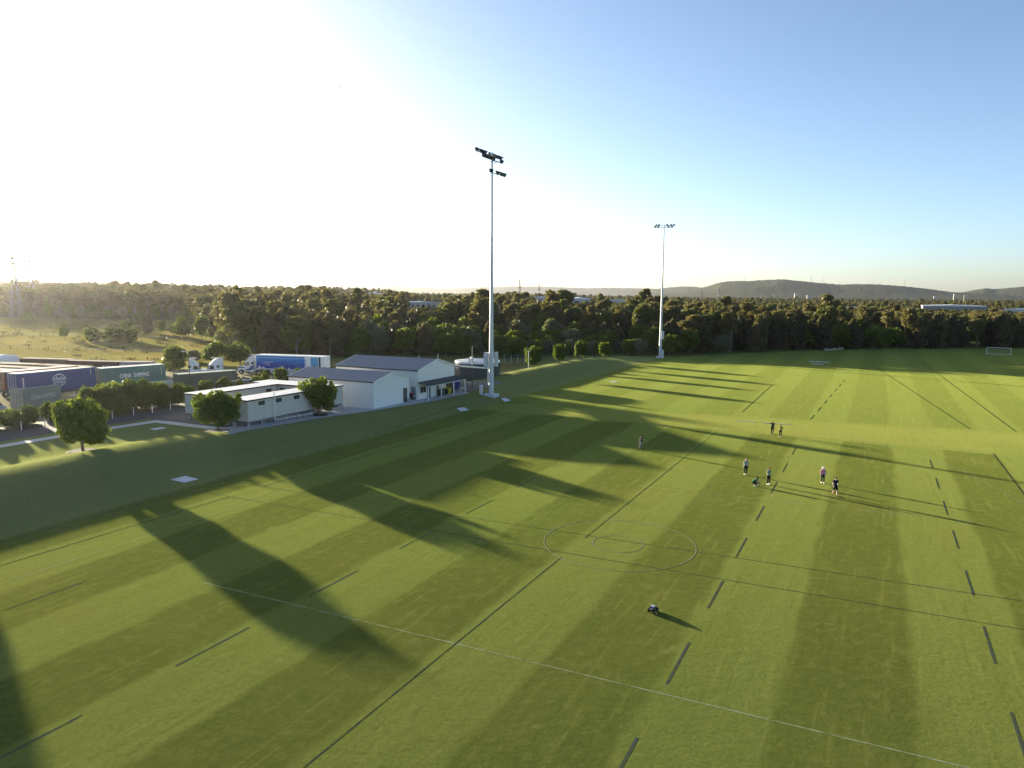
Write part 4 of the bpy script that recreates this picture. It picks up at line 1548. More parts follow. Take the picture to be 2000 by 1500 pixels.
def blobs_for(kind, rg, h, rx):
    out = []
    if kind == 'gum':
        k = rg.integers(9, 14)
        for i in range(k):
            a = rg.uniform(0, 6.28)
            t = rg.uniform(0, 1)
            z = h * (.50 + .46 * t)
            rr = rx * (.78 - .50 * t) * rg.uniform(.4, 1.1)
            s = rx * rg.uniform(.28, .46)
            out.append((rr * math.cos(a), rr * math.sin(a), z - s * .4, s, s, s * .72))
        out.append((0, 0, h * .68, rx * .5, rx * .5, h * .16))
    elif kind == 'sparse':
        for i in range(rg.integers(8, 12)):
            a = rg.uniform(0, 6.28)
            t = rg.uniform(0, 1)
            z = h * (.55 + .42 * t)
            rr = rx * (1 - .55 * t) * rg.uniform(.5, 1.1)
            s = rx * rg.uniform(.20, .34)
            out.append((rr * math.cos(a), rr * math.sin(a), z - s * .5, s, s, s * .6))
    elif kind == 'cas':
        for i in range(14):
            t = i / 13
            a = rg.uniform(0, 6.28)
            env = math.sin(math.pi * min(1, .18 + .80 * t)) ** .7
            rr = rx * .45 * env * rg.uniform(.3, 1)
            s = rx * .62 * env + .3
            out.append((rr * math.cos(a), rr * math.sin(a), h * (.06 + .86 * t), s, s, h * .10))
    elif kind == 'lush':
        for i in range(rg.integers(9, 13)):
            a = rg.uniform(0, 6.28)
            t = rg.uniform(0, 1)
            env = math.sqrt(max(.05, 1 - (t * 1.0) ** 2))
            rr = rx * .66 * env * rg.uniform(.45, 1)
            s = rx * rg.uniform(.34, .52)
            out.append((rr * math.cos(a), rr * math.sin(a), h * (.34 + .50 * t), s, s, s * .8))
        out.append((0, 0, h * .5, rx * .7, rx * .7, h * .33))
    elif kind == 'shrub':
        for i in range(rg.integers(7, 10)):
            a = rg.uniform(0, 6.28)
            rr = rx * .62 * rg.uniform(.2, 1)
            s = rx * rg.uniform(.34, .5)
            z = h * rg.uniform(.22, .74)
            out.append((rr * math.cos(a), rr * math.sin(a), z, s, s, h * .27))
    elif kind == 'ficus':
        for i in range(24):
            a = i * 2.4 + rg.uniform(-.4, .4)
            t = rg.uniform(0, 1)
            env = math.sin(math.pi * (.20 + .64 * t)) ** .8
            rr = rx * .70 * env * rg.uniform(.7, 1.05)
            s = rx * rg.uniform(.24, .36)
            out.append((rr * math.cos(a), rr * math.sin(a), h * (.25 + .60 * t), s, s, s * .9))
        for i in range(12):       # upright shoots along the top
            a = rg.uniform(0, 6.28)
            rr = rx * rg.uniform(.1, .95)
            s = rx * rg.uniform(.09, .17)
            out.append((rr * math.cos(a), rr * math.sin(a), h * (.93 - .16 * (rr / rx) ** 2), s, s, s * 1.7))
        out.append((0, 0, h * .56, rx * .72, rx * .72, h * .27))
    return out


def trunk_mb(kind, rg, h, rx, blobs):
    m = MB()
    r0 = {'gum': .022, 'sparse': .018, 'cas': .014, 'lush': .02, 'shrub': .02, 'ficus': .030}[kind] * h
    top = {'gum': .55, 'sparse': .6, 'cas': .9, 'lush': .4, 'shrub': .25, 'ficus': .32}[kind] * h
    bend = rg.uniform(-.03, .03, 2) * h
    pts = [(0, 0, -.4), (0, 0, 0.1), (bend[0] * .5, bend[1] * .5, top * .5), (bend[0], bend[1], top)]
    m.tube(pts, [r0 * 1.35, r0, r0 * .8, r0 * .55], 7)
    for b in blobs[:9]:
        st_ = rg.uniform(.35, 1.0)
        p0 = (bend[0] * st_, bend[1] * st_, top * st_)
        p2 = (b[0], b[1], b[2])
        mid = ((p0[0] + p2[0]) / 2 + rg.uniform(-.2, .2), (p0[1] + p2[1]) / 2 + rg.uniform(-.2, .2), (p0[2] + p2[2]) / 2 - .04 * h)
        m.tube([p0, mid, p2], [r0 * .42, r0 * .28, r0 * .10], 5, cap=False)
    return m


class Plant:
    pass


def make_plant(kind, seed, h, rx, nleaf, lsize, lmat, bark, shell=.55, elong=1.3, hang=0.0, trunk=True):
    rg = np.random.default_rng(seed)
    bl = blobs_for(kind, rg, h, rx)
    pos = crown_points(rg, bl, nleaf, shell)
    pos[:, 2] = np.maximum(pos[:, 2], .12)
    V, F = leaf_quads(rg, pos, lsize, elong, hang)
    p = Plant()
    p.crown = fast_mesh("crown", V, F, [lmat])
    tb_ = trunk_mb(kind, rg, h, rx, bl)
    p.trunk = bpy.data.meshes.new("trunk")
    p.trunk.from_pydata(tb_.v, [], tb_.f)
    p.trunk.materials.append(bark)
    p.trunk.polygons.foreach_set("use_smooth", [True] * len(tb_.f))
    p.h, p.rx, p.kind = h, rx, kind
    p.lmat, p.bark = lmat, bark
    p.joined = None
    p.V, p.F, p.tb = V, F, tb_
    return p


def joined(p):
    if p.joined is None:
        tv = np.array([tuple(v) for v in p.tb.v], np.float32)
        quads = [f for f in p.tb.f if len(f) == 4]
        V = np.concatenate([p.V, tv])
        F = np.concatenate([p.F, np.array(quads, np.int32) + len(p.V)])
        me = fast_mesh("tree", V, F, [p.lmat, p.bark])
        mi = np.zeros(len(F), np.int32)
        mi[len(p.F):] = 1
        me.polygons.foreach_set("material_index", mi)
        p.joined = me
    return p.joined


def plant(p, name, label, cat, x, y, s=1.0, sz=None, rot=0.0, group=None, parts=True, dz=0.0):
    z = hz(x, y) + dz
    sz = s if sz is None else sz
    if parts:
        t = thing(name, label, cat, (x, y, z), rot, group)
        t.scale = (s, s, sz)
        link("trunk", p.trunk, t)
        link("crown", p.crown, t)
    else:
        t = link(name, joined(p), None, (x, y, z), rot)
        t.scale = (s, s, sz)
        tag(t, label, cat, group)
    return t


# foreground street trees
fic = [make_plant('ficus', 40 + i, 5.2, 2.95, 8000, .27, L_FICUS, M_BARK, .40, 1.6) for i in range(3)]
STREET = [(-42.3, 70.4, 0, .94, .96, "leafiest round street tree, alone at the photo's left on the bank crest"),
          (-33.5, 81.6, 1, .86, .88, "round street tree in front of the near beige hut's road end"),
          (-25.5, 94.8, 2, .88, .93, "dark round street tree in front of the near hut's far end, by the small shed"),
          (4.4, 153.3, 1, .60, .86, "first round street tree past the near floodlight mast, tallest of that row"),
          (10.8, 166.5, 0, .58, .78, "second round street tree of the row past the near floodlight mast"),
          (16.6, 177.0, 2, .60, .84, "third round street tree of the row past the near floodlight mast"),
          (24.0, 186.5, 0, .66, .80, "last round street tree of the row, nearest the far floodlight mast"),
          (-51.0, 57.6, 2, 1.0, 1.02, "street tree just beyond the frame whose long shadow enters at the lower corner")]
for i, (x, y, k, s, sz, lab) in enumerate(STREET):
    plant(fic[k], "street_tree", lab, "tree", x, y, s, sz, 1.1 * i + .6, "round crowned street trees along the bank")
    if i not in (7,) and i < 3:
        m = MB().tube([(0, 0, -.05), (0, 0, .06)], [1.5, 1.2], 18)
        o = m.build("mulch_ring", M_DIRT, None, (x, y, hz(x, y) - .0))
        tag(o, ["mulch ring under the leafiest street tree at the photo's left", "mulch ring under the street tree by the near hut's road end", "mulch ring under the dark street tree by the small shed"][i], "mulch ring")
x, y = 3.4, 150.6
t = thing("tree_stake", "thin pale stake leaning beside the first tree past the near mast", "stake", (x, y, hz(x, y)))
MB().tube([(0, 0, -.2), (0, 0, 3.6)], .05, 6).build("post", M_WPAINT, t)
MB().beam((0, 0, 3.5), (.5, .1, 3.9), .05).build("tie", M_WPAINT, t)

ORD = ["leftmost", "second from left", "third from left", "fourth from left", "fifth from left", "sixth from left", "seventh from left", "eighth from left", "ninth from left", "tenth from left",
       "eleventh from left", "twelfth from left", "thirteenth from left", "fourteenth from left", "fifteenth from left", "sixteenth from left"]
NUM = ["", "one", "two", "three", "four", "five", "six", "seven", "eight", "nine", "ten", "eleven", "twelve", "thirteen", "fourteen", "fifteen", "sixteen"]


def single_out(items):
    """items: (object, base label); like-labelled ones are told apart by their order in view"""
    by = {}
    for o, lab in items:
        by.setdefault(lab, []).append(o)
    for lab, os_ in by.items():
        if len(os_) > 1:
            os_.sort(key=lambda o: proj(*o.location)[0])
        for i, o in enumerate(os_):
            if len(os_) == 1:
                o["label"] = lab
            elif len(os_) <= 16:
                o["label"] = "%s, %s of %s" % (lab, "rightmost" if i == len(os_) - 1 else ORD[i], NUM[len(os_)])
            else:
                o["label"] = lab


# roadside shrubs
shr = [make_plant('shrub', 60 + i, 4.0, 2.3, 4200, .24, L_SHRUB, M_BARK, .5, 1.6) for i in range(3)]
rng = random.Random(21)
SH = []
for k, s0 in enumerate(np.arange(-9, 27, 2.15)):
    hf = float(np.interp(s0, [-9, -4, 0, 3, 9, 12, 15, 18, 21, 24, 27], [2.9, 2.8, 2.4, 2.3, 2.8, 4.2, 4.7, 4.4, 2.6, 3.3, 3.0])) / 4.1
    hb = float(np.interp(s0, [-9, -4, 0, 3, 9, 12, 15, 18, 21, 24, 27], [3.0, 2.9, 2.4, 2.2, 2.6, 3.0, 4.6, 4.6, 3.6, 2.2, 2.2])) / 4.1
    SH.append((s0 + rng.uniform(-.5, .5), -73.6 + rng.uniform(-.5, .5), hf * rng.uniform(.9, 1.05), 0))
    if s0 < 24:
        SH.append((s0 + 1.1 + rng.uniform(-.5, .5), -76.6 + rng.uniform(-.6, .6), hb * rng.uniform(.9, 1.06), 1))


def road_place(x, y):
    u = proj(x, y, 2)[0]
    if u < 60:
        return "near the photo's left edge"
    if u < 130:
        return "left of the leafiest street tree"
    if u < 215:
        return "behind the leafiest street tree"
    if u < 290:
        return "below the teal lettered container"
    if u < 365:
        return "just before the beige huts"
    return "behind the beige huts"


items = []
for k, (s0, c0, s, row) in enumerate(SH):
    x, y = xy(s0, c0)
    ht = "tall" if s > 1.03 else ("low" if s < .8 else "medium")
    lab = "%s roadside shrub, %s row, %s" % (ht, "front" if row == 0 else "back", road_place(x, y))
    items.append((plant(shr[k % 3], "roadside_shrub", lab, "shrub", x, y, max(.62, s * .9), s, rng.uniform(0, 6.28), "roadside shrubs between road and freight yard"), lab))
single_out(items)
# smaller shrubs behind the huts
items = []
for k, (u_, dd_, s) in enumerate(((-53.5, 117.0, .55), (-50.8, 119.5, .62), (-48.5, 121.5, .66), (-46.4, 123.5, .55), (-44.2, 126.0, .60), (-52.0, 114.6, .5), (-44.8, 131.5, .72), (-42.5, 134.0, .8), (-40.2, 136.0, .68), (-37.6, 137.0, .75), (-35.5, 139.5, .66), (-46.8, 134.5, .5))):
    lab = "low hedge shrub behind the huts, " + ("before the grey-green container" if u_ < -45.5 else "below the blue-printed trailer")
    items.append((plant(shr[(k + 1) % 3], "hedge_shrub", lab, "shrub", u_, dd_, s * .9, s, k * 1.7, "low shrubs behind the beige huts"), lab))
single_out(items)

# forest prototypes
PT = {}
PT['gum'] = [make_plant('gum', 100, 16, 4.6, 2300, .62, L_GUM, M_PALEBARK, .3), make_plant('gum', 101, 15, 5.0, 2400, .62, L_GUM2, M_PALEBARK, .3), make_plant('gum', 102, 17, 4.4, 2300, .60, L_GUM, M_BARK, .3)]
PT['sparse'] = [make_plant('sparse', 110, 19, 5.0, 1500, .58, L_GUM2, M_PALEBARK, .25), make_plant('sparse', 111, 18, 4.6, 1400, .58, L_GUM, M_PALEBARK, .25)]
PT['cas'] = [make_plant('cas', 120, 13, 3.3, 2600, .60, L_CAS, M_BARK, .35, 2.2, .9), make_plant('cas', 121, 12, 3.0, 2400, .58, L_CAS, M_BARK, .35, 2.2, .9), make_plant('cas', 122, 13, 3.1, 2600, .58, L_DARK, M_BARK, .35, 2.2, .9)]
PT['lush'] = [make_plant('lush', 130, 10, 4.4, 2300, .62, L_LUSH, M_BARK, .5), make_plant('lush', 131, 9, 4.0, 2100, .60, L_LUSH, M_BARK, .5)]
PT['grey'] = [make_plant('lush', 132, 8, 4.0, 2000, .56, L_GREY, M_BARK, .45)]
PT['scrub'] = [make_plant('shrub', 140, 4.2, 3.0, 1100, .52, L_SHRUB, M_BARK, .45), make_plant('shrub', 141, 3.8, 2.8, 1000, .5, L_GREY, M_BARK, .45)]

rng = random.Random(77)
KIND_NAMES = {'gum': ("eucalyptus_tree", "gum"), 'sparse': ("eucalyptus_tree", "gum"), 'cas': ("casuarina_tree", "she-oak"), 'lush': ("broadleaf_tree", "broadleaf tree"), 'grey': ("wattle_tree", "wattle"), 'scrub': ("understorey_shrub", "scrubby bush")}
LOOK = {'gum': ["olive brown bushy", "olive green broad", "grey-brown dense"], 'sparse': ["tall olive thin-leaved", "tall brownish thin-leaved"], 'cas': ["brownish feathery", "slim brownish feathery", "dark green dense"], 'lush': ["bright green round", "fresh green low"], 'grey': ["pale grey-green"], 'scrub': ["dark green", "grey-green"]}


def landmark(u):
    tab = [(150, "beyond the paddock's left end"), (330, "beyond the dry paddock"), (450, "at the paddock's wooded corner"), (560, "behind the blue trailer's cab"), (660, "behind the blue trailer's tail"),
           (780, "behind the small shed's roof"), (880, "behind the large shed's ridge"), (950, "beside the near mast"), (1030, "behind the wire fence"), (1110, "behind the near street trees"), (1200, "behind the end street trees"),
           (1290, "short of the far mast"), (1380, "past the far mast"), (1480, "beyond the striped corner"), (1600, "beyond the pale ground slabs"), (1700, "below the twin hill masts"),
           (1800, "below the lone hill mast"), (1900, "below the white warehouse"), (9999, "behind the white goal")]
    for a, b_ in tab:
        if u < a:
            return b_


SIGHT = ((-8.3, -5.3, 640, .0155), (29.0, 33.2, 690, .0118), (1.6, 3.0, 880, .006), (4.4, 6.2, 880, .008), (7.4, 8.9, 900, .008), (24.2, 25.6, 640, .010), (33.6, 35.6, 700, .0118), (-13.6, -9.8, 880, -.002))


# how high the canopy stands against the sky, by compass angle
SKY_A = [-36, -32, -28.75, -26, -22.8, -19.3, -15.7, -11.9, -10, -7, -4, -2, 0, 3, 4, 6, 8, 10.6, 12, 16.3, 19.2, 23.4, 26, 32, 36]
SKY_T = [.0125, .0104, .0140, .0118, .0108, .0085, .0105, .0090, .0078, .001, .0, .005, -.002, .0055, .0075, .0, -.001, .008, -.001, .002, -.004, .001, -.004, -.0098, -.012]


def sight_cap(x, y):
    """keeps the far buildings' roofs in view over the canopy"""
    az = math.degrees(math.atan2(x, y))
    r = math.hypot(x, y)
    tt = float(np.interp(az, SKY_A, SKY_T))
    cap = 99.0
    if tt > 0 or r < 480:
        cap = max(4.0, CAM_H + tt * r - hz(x, y) + 1.2 * math.sin(x * 1.7 + y * .9))
    for a0, a1, r1, k in SIGHT:
        if a0 < az < a1 and r < r1 + 40:
            cap = min(cap, max(3.0, CAM_H - k * r - hz(x, y) - .5))
    return cap


def pick_kind(u, t):
    r = rng.random()
    if t < 5:
        if u < 470:
            w = dict(gum=.35, lush=.2, cas=.08, scrub=.27, grey=.1)
        elif u < 760:
            w = dict(cas=.75, gum=.1, lush=.05, scrub=.1)
        elif u < 900:
            w = dict(lush=.4, cas=.15, grey=.1, scrub=.35)
        elif u < 1030:
            w = dict(lush=.2, cas=.2, grey=.2, scrub=.4)
        elif u < 1300:
            w = dict(lush=.5, grey=.2, scrub=.3)
        elif u < 1620:
            w = dict(cas=.8, lush=.12, grey=.08)
        elif u < 1760:
            w = dict(grey=.4, lush=.25, cas=.2, scrub=.15)
        else:
            w = dict(cas=.85, lush=.1, gum=.05)
    elif t < 26:
        if u < 470:
            w = dict(gum=.65, cas=.15, lush=.2)
        elif u < 700:
            w = dict(cas=.62, gum=.3, lush=.08)
        elif u < 1300:
            w = dict(lush=.42, gum=.3, grey=.1, cas=.18)
        elif u < 1760:
            w = dict(gum=.4, cas=.3, lush=.22, grey=.08)
        else:
            w = dict(cas=.45, gum=.3, lush=.25)
    else:
        w = dict(gum=.58, sparse=.10, cas=.17, lush=.15)
    for k, v in w.items():
        r -= v
        if r <= 0:
            return k
    return list(w)[0]


rngp = random.Random(5)
cands = []
yv = 150.0
while yv < 560:
    xv = -430 + rngp.uniform(0, 5)
    while xv < 330:
        x = xv + rngp.uniform(-2.6, 2.6)
        y = yv + rngp.uniform(-2.6, 2.6)
        t = y - float(yfront(x))
        lim = 26 if t < 26 else 150
        cap = min(height_cap(x, y), sight_cap(x, y))
        xv += (5.6 if cap < 9 else 6.6) if t < 26 else 8.8
        if t < 0 or t > lim:
            continue
        if t >= 26 and rngp.random() < .35:
            continue
        az = math.degrees(math.atan2(x, y))
        if abs(az) > 36.6:
            continue
        cands.append((t, x, y, cap))
    yv += 6.2
for q in ((145.5, 249), (149.5, 251), (153.5, 253), (157.5, 256)):
    cands.append((3.0, q[0], q[1], height_cap(*q)))
cands.sort(key=lambda q: math.hypot(q[1], q[2]))
count = {}
extra = []
MAXK = {'eucalyptus_tree': 270, 'casuarina_tree': 280, 'broadleaf_tree': 280, 'wattle_tree': 280, 'understorey_shrub': 280}
items = []
for (t, x, y, cap) in cands:
    u = proj(x, y, 8)[0]
    k = pick_kind(u, t)
    if cap < 4.2:
        k = 'scrub'
    elif cap < 8.5:
        k = rng.choice(['lush', 'lush', 'grey', 'scrub'])
    elif cap < 11 and k in ('gum', 'sparse'):
        k = rng.choice(['lush', 'cas', 'grey'])
    elif k == 'scrub' and t > 8:
        k = 'lush'
    name, word = KIND_NAMES[k]
    vi = rng.randrange(len(PT[k]))
    if k == 'cas' and u > 1300:
        vi = 2 if rng.random() < .7 else vi
    if k == 'cas' and u < 800 and vi == 2:
        vi = rng.randrange(2)
    p = PT[k][vi]
    s = rng.uniform(.82, 1.12)
    hh = p.h * s * rng.uniform(.88, 1.1)
    if x > 60:
        hh *= .86
    if x > 60 and t > 26:
        hh *= rng.uniform(.8, 1.0)
    if t > 26 and rng.random() < .10:
        hh *= 1.18
    hh = min(hh, cap * rng.uniform(.82, 1.02))
    sz = hh / p.h
    s = min(s, sz * 1.35)
    if count.get(name, 0) >= MAXK[name] or t > 75:
        extra.append((x, y, s, sz, k, vi))
        continue
    count[name] = count.get(name, 0) + 1
    row = "front-row" if t < 6 else ("second-row" if t < 14 else ("third-row" if t < 26 else "rear"))
    lab = "%s %s %s %s" % (row, LOOK[k][vi], word, landmark(u))
    o = plant(p, name, lab, "shrub" if k == 'scrub' else "tree", x, y, s, sz, rng.uniform(0, 6.28), "%ss of the wood" % word.replace("bushy", "bush").replace("scrubby bush", "scrubby bushe"), parts=(t < 26 and k != 'scrub'))
    items.append((o, lab))
single_out(items)

# single skyline gums seen above the canopy
for (az, r, hh, vi, lab) in ((3.0, 330, 19.3, 0, "tall gum with dense clumped top, highest behind the first street trees"), (4.1, 340, 20.3, 1, "tall gum with open flat top, beside the dense one left of the far mast"),
                             (10.3, 350, 22.0, 0, "tallest open-crowned gum, close left of the far floodlight mast's middle"), (11.4, 350, 18.5, 1, "open gum whose thin top shows just past the far floodlight mast"), (16.2, 340, 19.0, 0, "open-topped gum with twin clumps below the mountain's left slope"),
                             (23.3, 330, 19.4, 2, "big bushy gum rising highest in the wood below the twin hill masts"), (-2.2, 340, 20.5, 1, "tall dark gum above the wood just left of the near mast's lamp line"), (-11.8, 360, 20.5, 0, "tall gum above the canopy behind the large shed's far roof end"),
                             (-28.6, 560, 21.0, 2, "domed gum crown breaking the sky far beyond the paddock"), (-15.8, 420, 21, 1, "tall gum above the canopy behind the small shed"), (27.5, 340, 15.5, 1, "gum with pale top beyond the far pitch near the long white warehouse")):
    x, y = at(az, r)
    p = PT['sparse'][vi] if vi < 2 and "dense" not in lab and "dark" not in lab and "domed" not in lab else PT['gum'][vi]
    s = (hh - hz(x, y) * 0) / p.h
    plant(p, "eucalyptus_tree", lab, "tree", x, y, s * .95, s, az)

# paddock trees and bushes
PD = [('lush', 0, -152.5, 247.5, .42, .60, "lone round green tree in the middle of the dry paddock"),
      ('scrub', 0, -140.0, 243.5, 1.45, 1.15, "left part of the long dark bush clump in the paddock"), ('scrub', 0, -134.0, 243.0, 1.5, 1.2, "middle part of the long dark bush clump in the paddock"), ('scrub', 0, -128.0, 243.5, 1.35, 1.1, "right part of the long dark bush clump in the paddock"),
      ('lush', 1, -150.5, 284.0, .75, .60, "bright green bushy tree just behind the long dark bush clump"), ('grey', 0, -160.0, 291.0, .7, .5, "rounded grey-green bush behind the long dark bush clump's left part"),
      ('cas', 1, -143.5, 287.0, .8, .62, "small brownish she-oak behind the long dark bush clump's right part"), ('lush', 1, -136.5, 283.5, .42, .62, "small lollipop-shaped tree in the paddock, right of the dark bush clump"),
      ('lush', 0, -126.5, 272.5, .55, .5, "wide low dark tree at the paddock's wooded corner"), ('lush', 0, -117.0, 257.0, .70, .85, "tall dense green tree at the paddock's wooded corner, nearest the camera"), ('lush', 1, -112.0, 262.0, .8, .95, "bright green tall tree behind the dense one at the paddock's corner"),
      ('scrub', 1, -122.0, 252.5, .6, .4, "low grey bush at the foot of the paddock corner trees"),
      ('scrub', 0, -74.5, 158.5, 1.25, 1.25, "dark spreading bush tree left of the dark street lamp's head, behind the teal container"), ('lush', 1, -70.0, 171.0, .85, .62, "bright green spreading bush behind the white prime movers"), ('lush', 0, -63.5, 169.0, .8, .56, "green spreading bush beside the blue-printed trailer's cab"), ('scrub', 1, -77.5, 176.0, 1.1, .8, "grey-green low bush in the paddock behind the white prime movers"),
      ('scrub', 0, -235.0, 352.0, 1.4, 1.0, "dark bush at the paddock's far edge by the left pylons"), ('scrub', 1, -222.0, 362.0, 1.3, .9, "grey bush at the paddock's far edge right of the left pylons"), ('lush', 1, -203.0, 366.0, .8, .6, "bright low tree at the paddock's far edge"), ('lush', 0, -186.0, 364.0, .7, .6, "dark low tree at the paddock's far edge before its right end")]
for i, (k, vi, x, y, s, sz, lab) in enumerate(PD):
    plant(PT[k][vi], "paddock_bush" if k == 'scrub' else "paddock_tree", lab, "shrub" if k == 'scrub' else "tree", x, y, s, sz, i * 1.9)
# rank grass tussocks in the paddock
rg = np.random.default_rng(8)
V_, n_ = [], 0
tp = []
while len(tp) < 420:
    x, y = rg.uniform(-280, -60), rg.uniform(150, 370)
    s__, c__ = sc(x, y)
    if y < yfront(x) - 3 and (c__ < -132 or s__ > 75) and c__ < -100:
        tp.append((x, y))
pos = []
for (x, y) in tp:
    n = rg.integers(8, 22)
    q = rg.normal(size=(n, 3)) * np.array([.9, .6, .22]) * rg.uniform(.5, 1.5)
    q[:, 2] = np.abs(q[:, 2]) + .1
    pos.append(q + np.array([x, y, hz(x, y)]))
V, F = leaf_quads(rg, np.concatenate(pos), .42, 1.6)
o = link("tussock_grass", fast_mesh("tussock_grass", V, F, [leaf_mat("tussock", (.06, .055, .02), (.15, .12, .05), .2)]))
tag(o, "scattered rank tussocks and weeds in the dry paddock", "grass", kind="stuff")

# distant wood as one mass: instanced crowns
rg = np.random.default_rng(4)
pts, scl, rot, idx = [], [], [], []
protos = [PT['gum'][0], PT['gum'][1], PT['gum'][2], PT['cas'][0], PT['cas'][2], PT['lush'][0], PT['sparse'][0]]
pidx = {'gum': [0, 1, 2], 'cas': [3, 3, 4], 'lush': [5, 5], 'sparse': [6, 6]}
for (x, y, s, sz, k, vi) in extra:
    if k in pidx:
        pts.append((x, y, hz(x, y) - .2))
        scl.append((s, s, sz))
        rot.append(rg.uniform(0, 6.28))
        idx.append(pidx[k][vi])
for (r0, r1, sp) in ((250, 700, 10.5), (700, 1500, 16), (1500, 4200, 33)):
    n = int(math.radians(82) / 2 * (r1 ** 2 - r0 ** 2) / sp ** 2)
    rr = np.sqrt(rg.uniform(r0 ** 2, r1 ** 2, n))
    aa = rg.uniform(-41, 41, n)
    for r, a in zip(rr, aa):
        x, y = at(a, r)
        t = y - float(yfront(x))
        if t < 148 and r < 700 and not (x < -72 and t > 58 and y > 330):
            continue
        if r > 1400 and a > 8 and hn(x, y, .006) > .35:
            continue
        s = rg.uniform(.75, 1.15) * (1.0 if r < 1500 else 1.7)
        if a > 5:
            s *= float(np.interp(a, [5, 14, 40], [.85, .72, .66]))
        hcap = min(height_cap(x, y), sight_cap(x, y) if r < 2300 else 99)
        if hcap < 4.5:
            continue
        pts.append((x, y, hz(x, y) - .3))
        scl.append((s * (1.15 if r > 700 else 1), s * (1.15 if r > 700 else 1), min(s * rg.uniform(.78, 1.2) / (1.0 if r < 1500 else 1.45), hcap / 16.5)))
        rot.append(rg.uniform(0, 6.28))
        idx.append(int(rg.choice([0, 0, 1, 1, 2, 2, 3, 4, 5, 6])))
pm = bpy.data.meshes.new("far_wood")
pm.from_pydata(pts, [], [])
for nm, ty, dat in (("iscale", 'FLOAT_VECTOR', np.array(scl, np.float32).ravel()), ("irot", 'FLOAT', np.array(rot, np.float32)), ("iidx", 'INT', np.array(idx, np.int32))):
    at_ = pm.attributes.new(nm, ty, 'POINT')
    at_.data.foreach_set("vector" if ty == 'FLOAT_VECTOR' else "value", dat)
pc = bpy.data.collections.new("crown_prototypes")
for i, p in enumerate(protos):
    o = bpy.data.objects.new("crown_prototype_%d" % i, joined(p))
    pc.objects.link(o)
ng = bpy.data.node_groups.new("scatter_wood", 'GeometryNodeTree')
ng.interface.new_socket("Geometry", in_out='INPUT', socket_type='NodeSocketGeometry')
ng.interface.new_socket("Geometry", in_out='OUTPUT', socket_type='NodeSocketGeometry')
gi = ng.nodes.new("NodeGroupInput")
go = ng.nodes.new("NodeGroupOutput")
m2p = ng.nodes.new("GeometryNodeMeshToPoints")
iop = ng.nodes.new("GeometryNodeInstanceOnPoints")
ci = ng.nodes.new("GeometryNodeCollectionInfo")
ci.inputs["Collection"].default_value = pc
ci.inputs["Separate Children"].default_value = True
ci.inputs["Reset Children"].default_value = True
iop.inputs["Pick Instance"].default_value = True


def named(nm, dt):
    n = ng.nodes.new("GeometryNodeInputNamedAttribute")
    n.data_type = dt
    n.inputs["Name"].default_value = nm
    return n.outputs["Attribute"]


cxyz = ng.nodes.new("ShaderNodeCombineXYZ")
ng.links.new(named("irot", 'FLOAT'), cxyz.inputs[2])
ng.links.new(gi.outputs[0], m2p.inputs[0])
ng.links.new(m2p.outputs[0], iop.inputs["Points"])
ng.links.new(ci.outputs[0], iop.inputs["Instance"])
ng.links.new(named("iidx", 'INT'), iop.inputs["Instance Index"])
ng.links.new(cxyz.outputs[0], iop.inputs["Rotation"])
ng.links.new(named("iscale", 'FLOAT_VECTOR'), iop.inputs["Scale"])
ng.links.new(iop.outputs[0], go.inputs[0])
fw = link("far_wood", pm)
mod = fw.modifiers.new("scatter", 'NODES')
mod.node_group = ng
tag(fw, "distant eucalypt wood rolling away to the hills behind the front trees", "wood", kind="stuff")

# ------------------------------------------------------------------ hills
def hill_mat(name, a, b_, sc_):
    m, nt, b = new_mat(name)
    g = G(nt)
    ge = N(nt, "ShaderNodeNewGeometry")
    n1 = g.noise(ge.outputs["Position"], sc_, 6, .7)
    nt.links.new(g.mix(g.sstep(n1, .35, .65), a, b_), b.inputs["Base Color"])
    b.inputs["Roughness"].default_value = .95
    b.inputs["Specular IOR Level"].default_value = .05
    bp = N(nt, "ShaderNodeBump")
    bp.inputs["Strength"].default_value = .8
    bp.inputs["Distance"].default_value = 14
    nt.links.new(n1, bp.inputs["Height"])
    nt.links.new(bp.outputs["Normal"], b.inputs["Normal"])
    return m


M_HILL = hill_mat("forested_hill", (.030, .040, .018), (.062, .066, .030), .02)


def hill(name, prof, r0, depth, rough, label, seed, step=.12):
    az = np.arange(prof[0][0], prof[-1][0] + 1e-6, step)
    top = np.interp(az, [p[0] for p in prof], [p[1] for p in prof]) * r0 + CAM_H
    rg = np.random.default_rng(seed)
    nr = 34
    tt = np.linspace(-1, 1, nr)
    A, T = np.meshgrid(az, tt)
    Rr = r0 + T * depth
    X = Rr * np.sin(np.radians(A))
    Y = Rr * np.cos(np.radians(A))
    bell = np.cos(np.clip(T, -1, 1) * math.pi / 2) ** 1.25
    k1, k2 = 2.2 / depth, 6.5 / depth
    nz = hn(X, Y, k1 * 2.2) * .16 + hn(X + 300, Y, k2 * 1.4) * .08 + hn(X, Y + 900, k2 * 3.1) * .04
    base = -3.0
    Z = base + (top[None, :] - base) * bell * (1 + nz * (1 - bell) * 2.2 + 0 * nz) + rg.normal(0, rough, A.shape) * bell
    V = np.stack([X.ravel(), Y.ravel(), Z.ravel()], 1)
    n = len(az)
    q = (np.arange(nr - 1)[:, None] * n + np.arange(n - 1)[None, :]).ravel()
    F = np.stack([q, q + 1, q + n + 1, q + n], 1)
    o = link(name, fast_mesh(name, V, F, [M_HILL], True))
    tag(o, label, "hill", kind="structure")
    return o


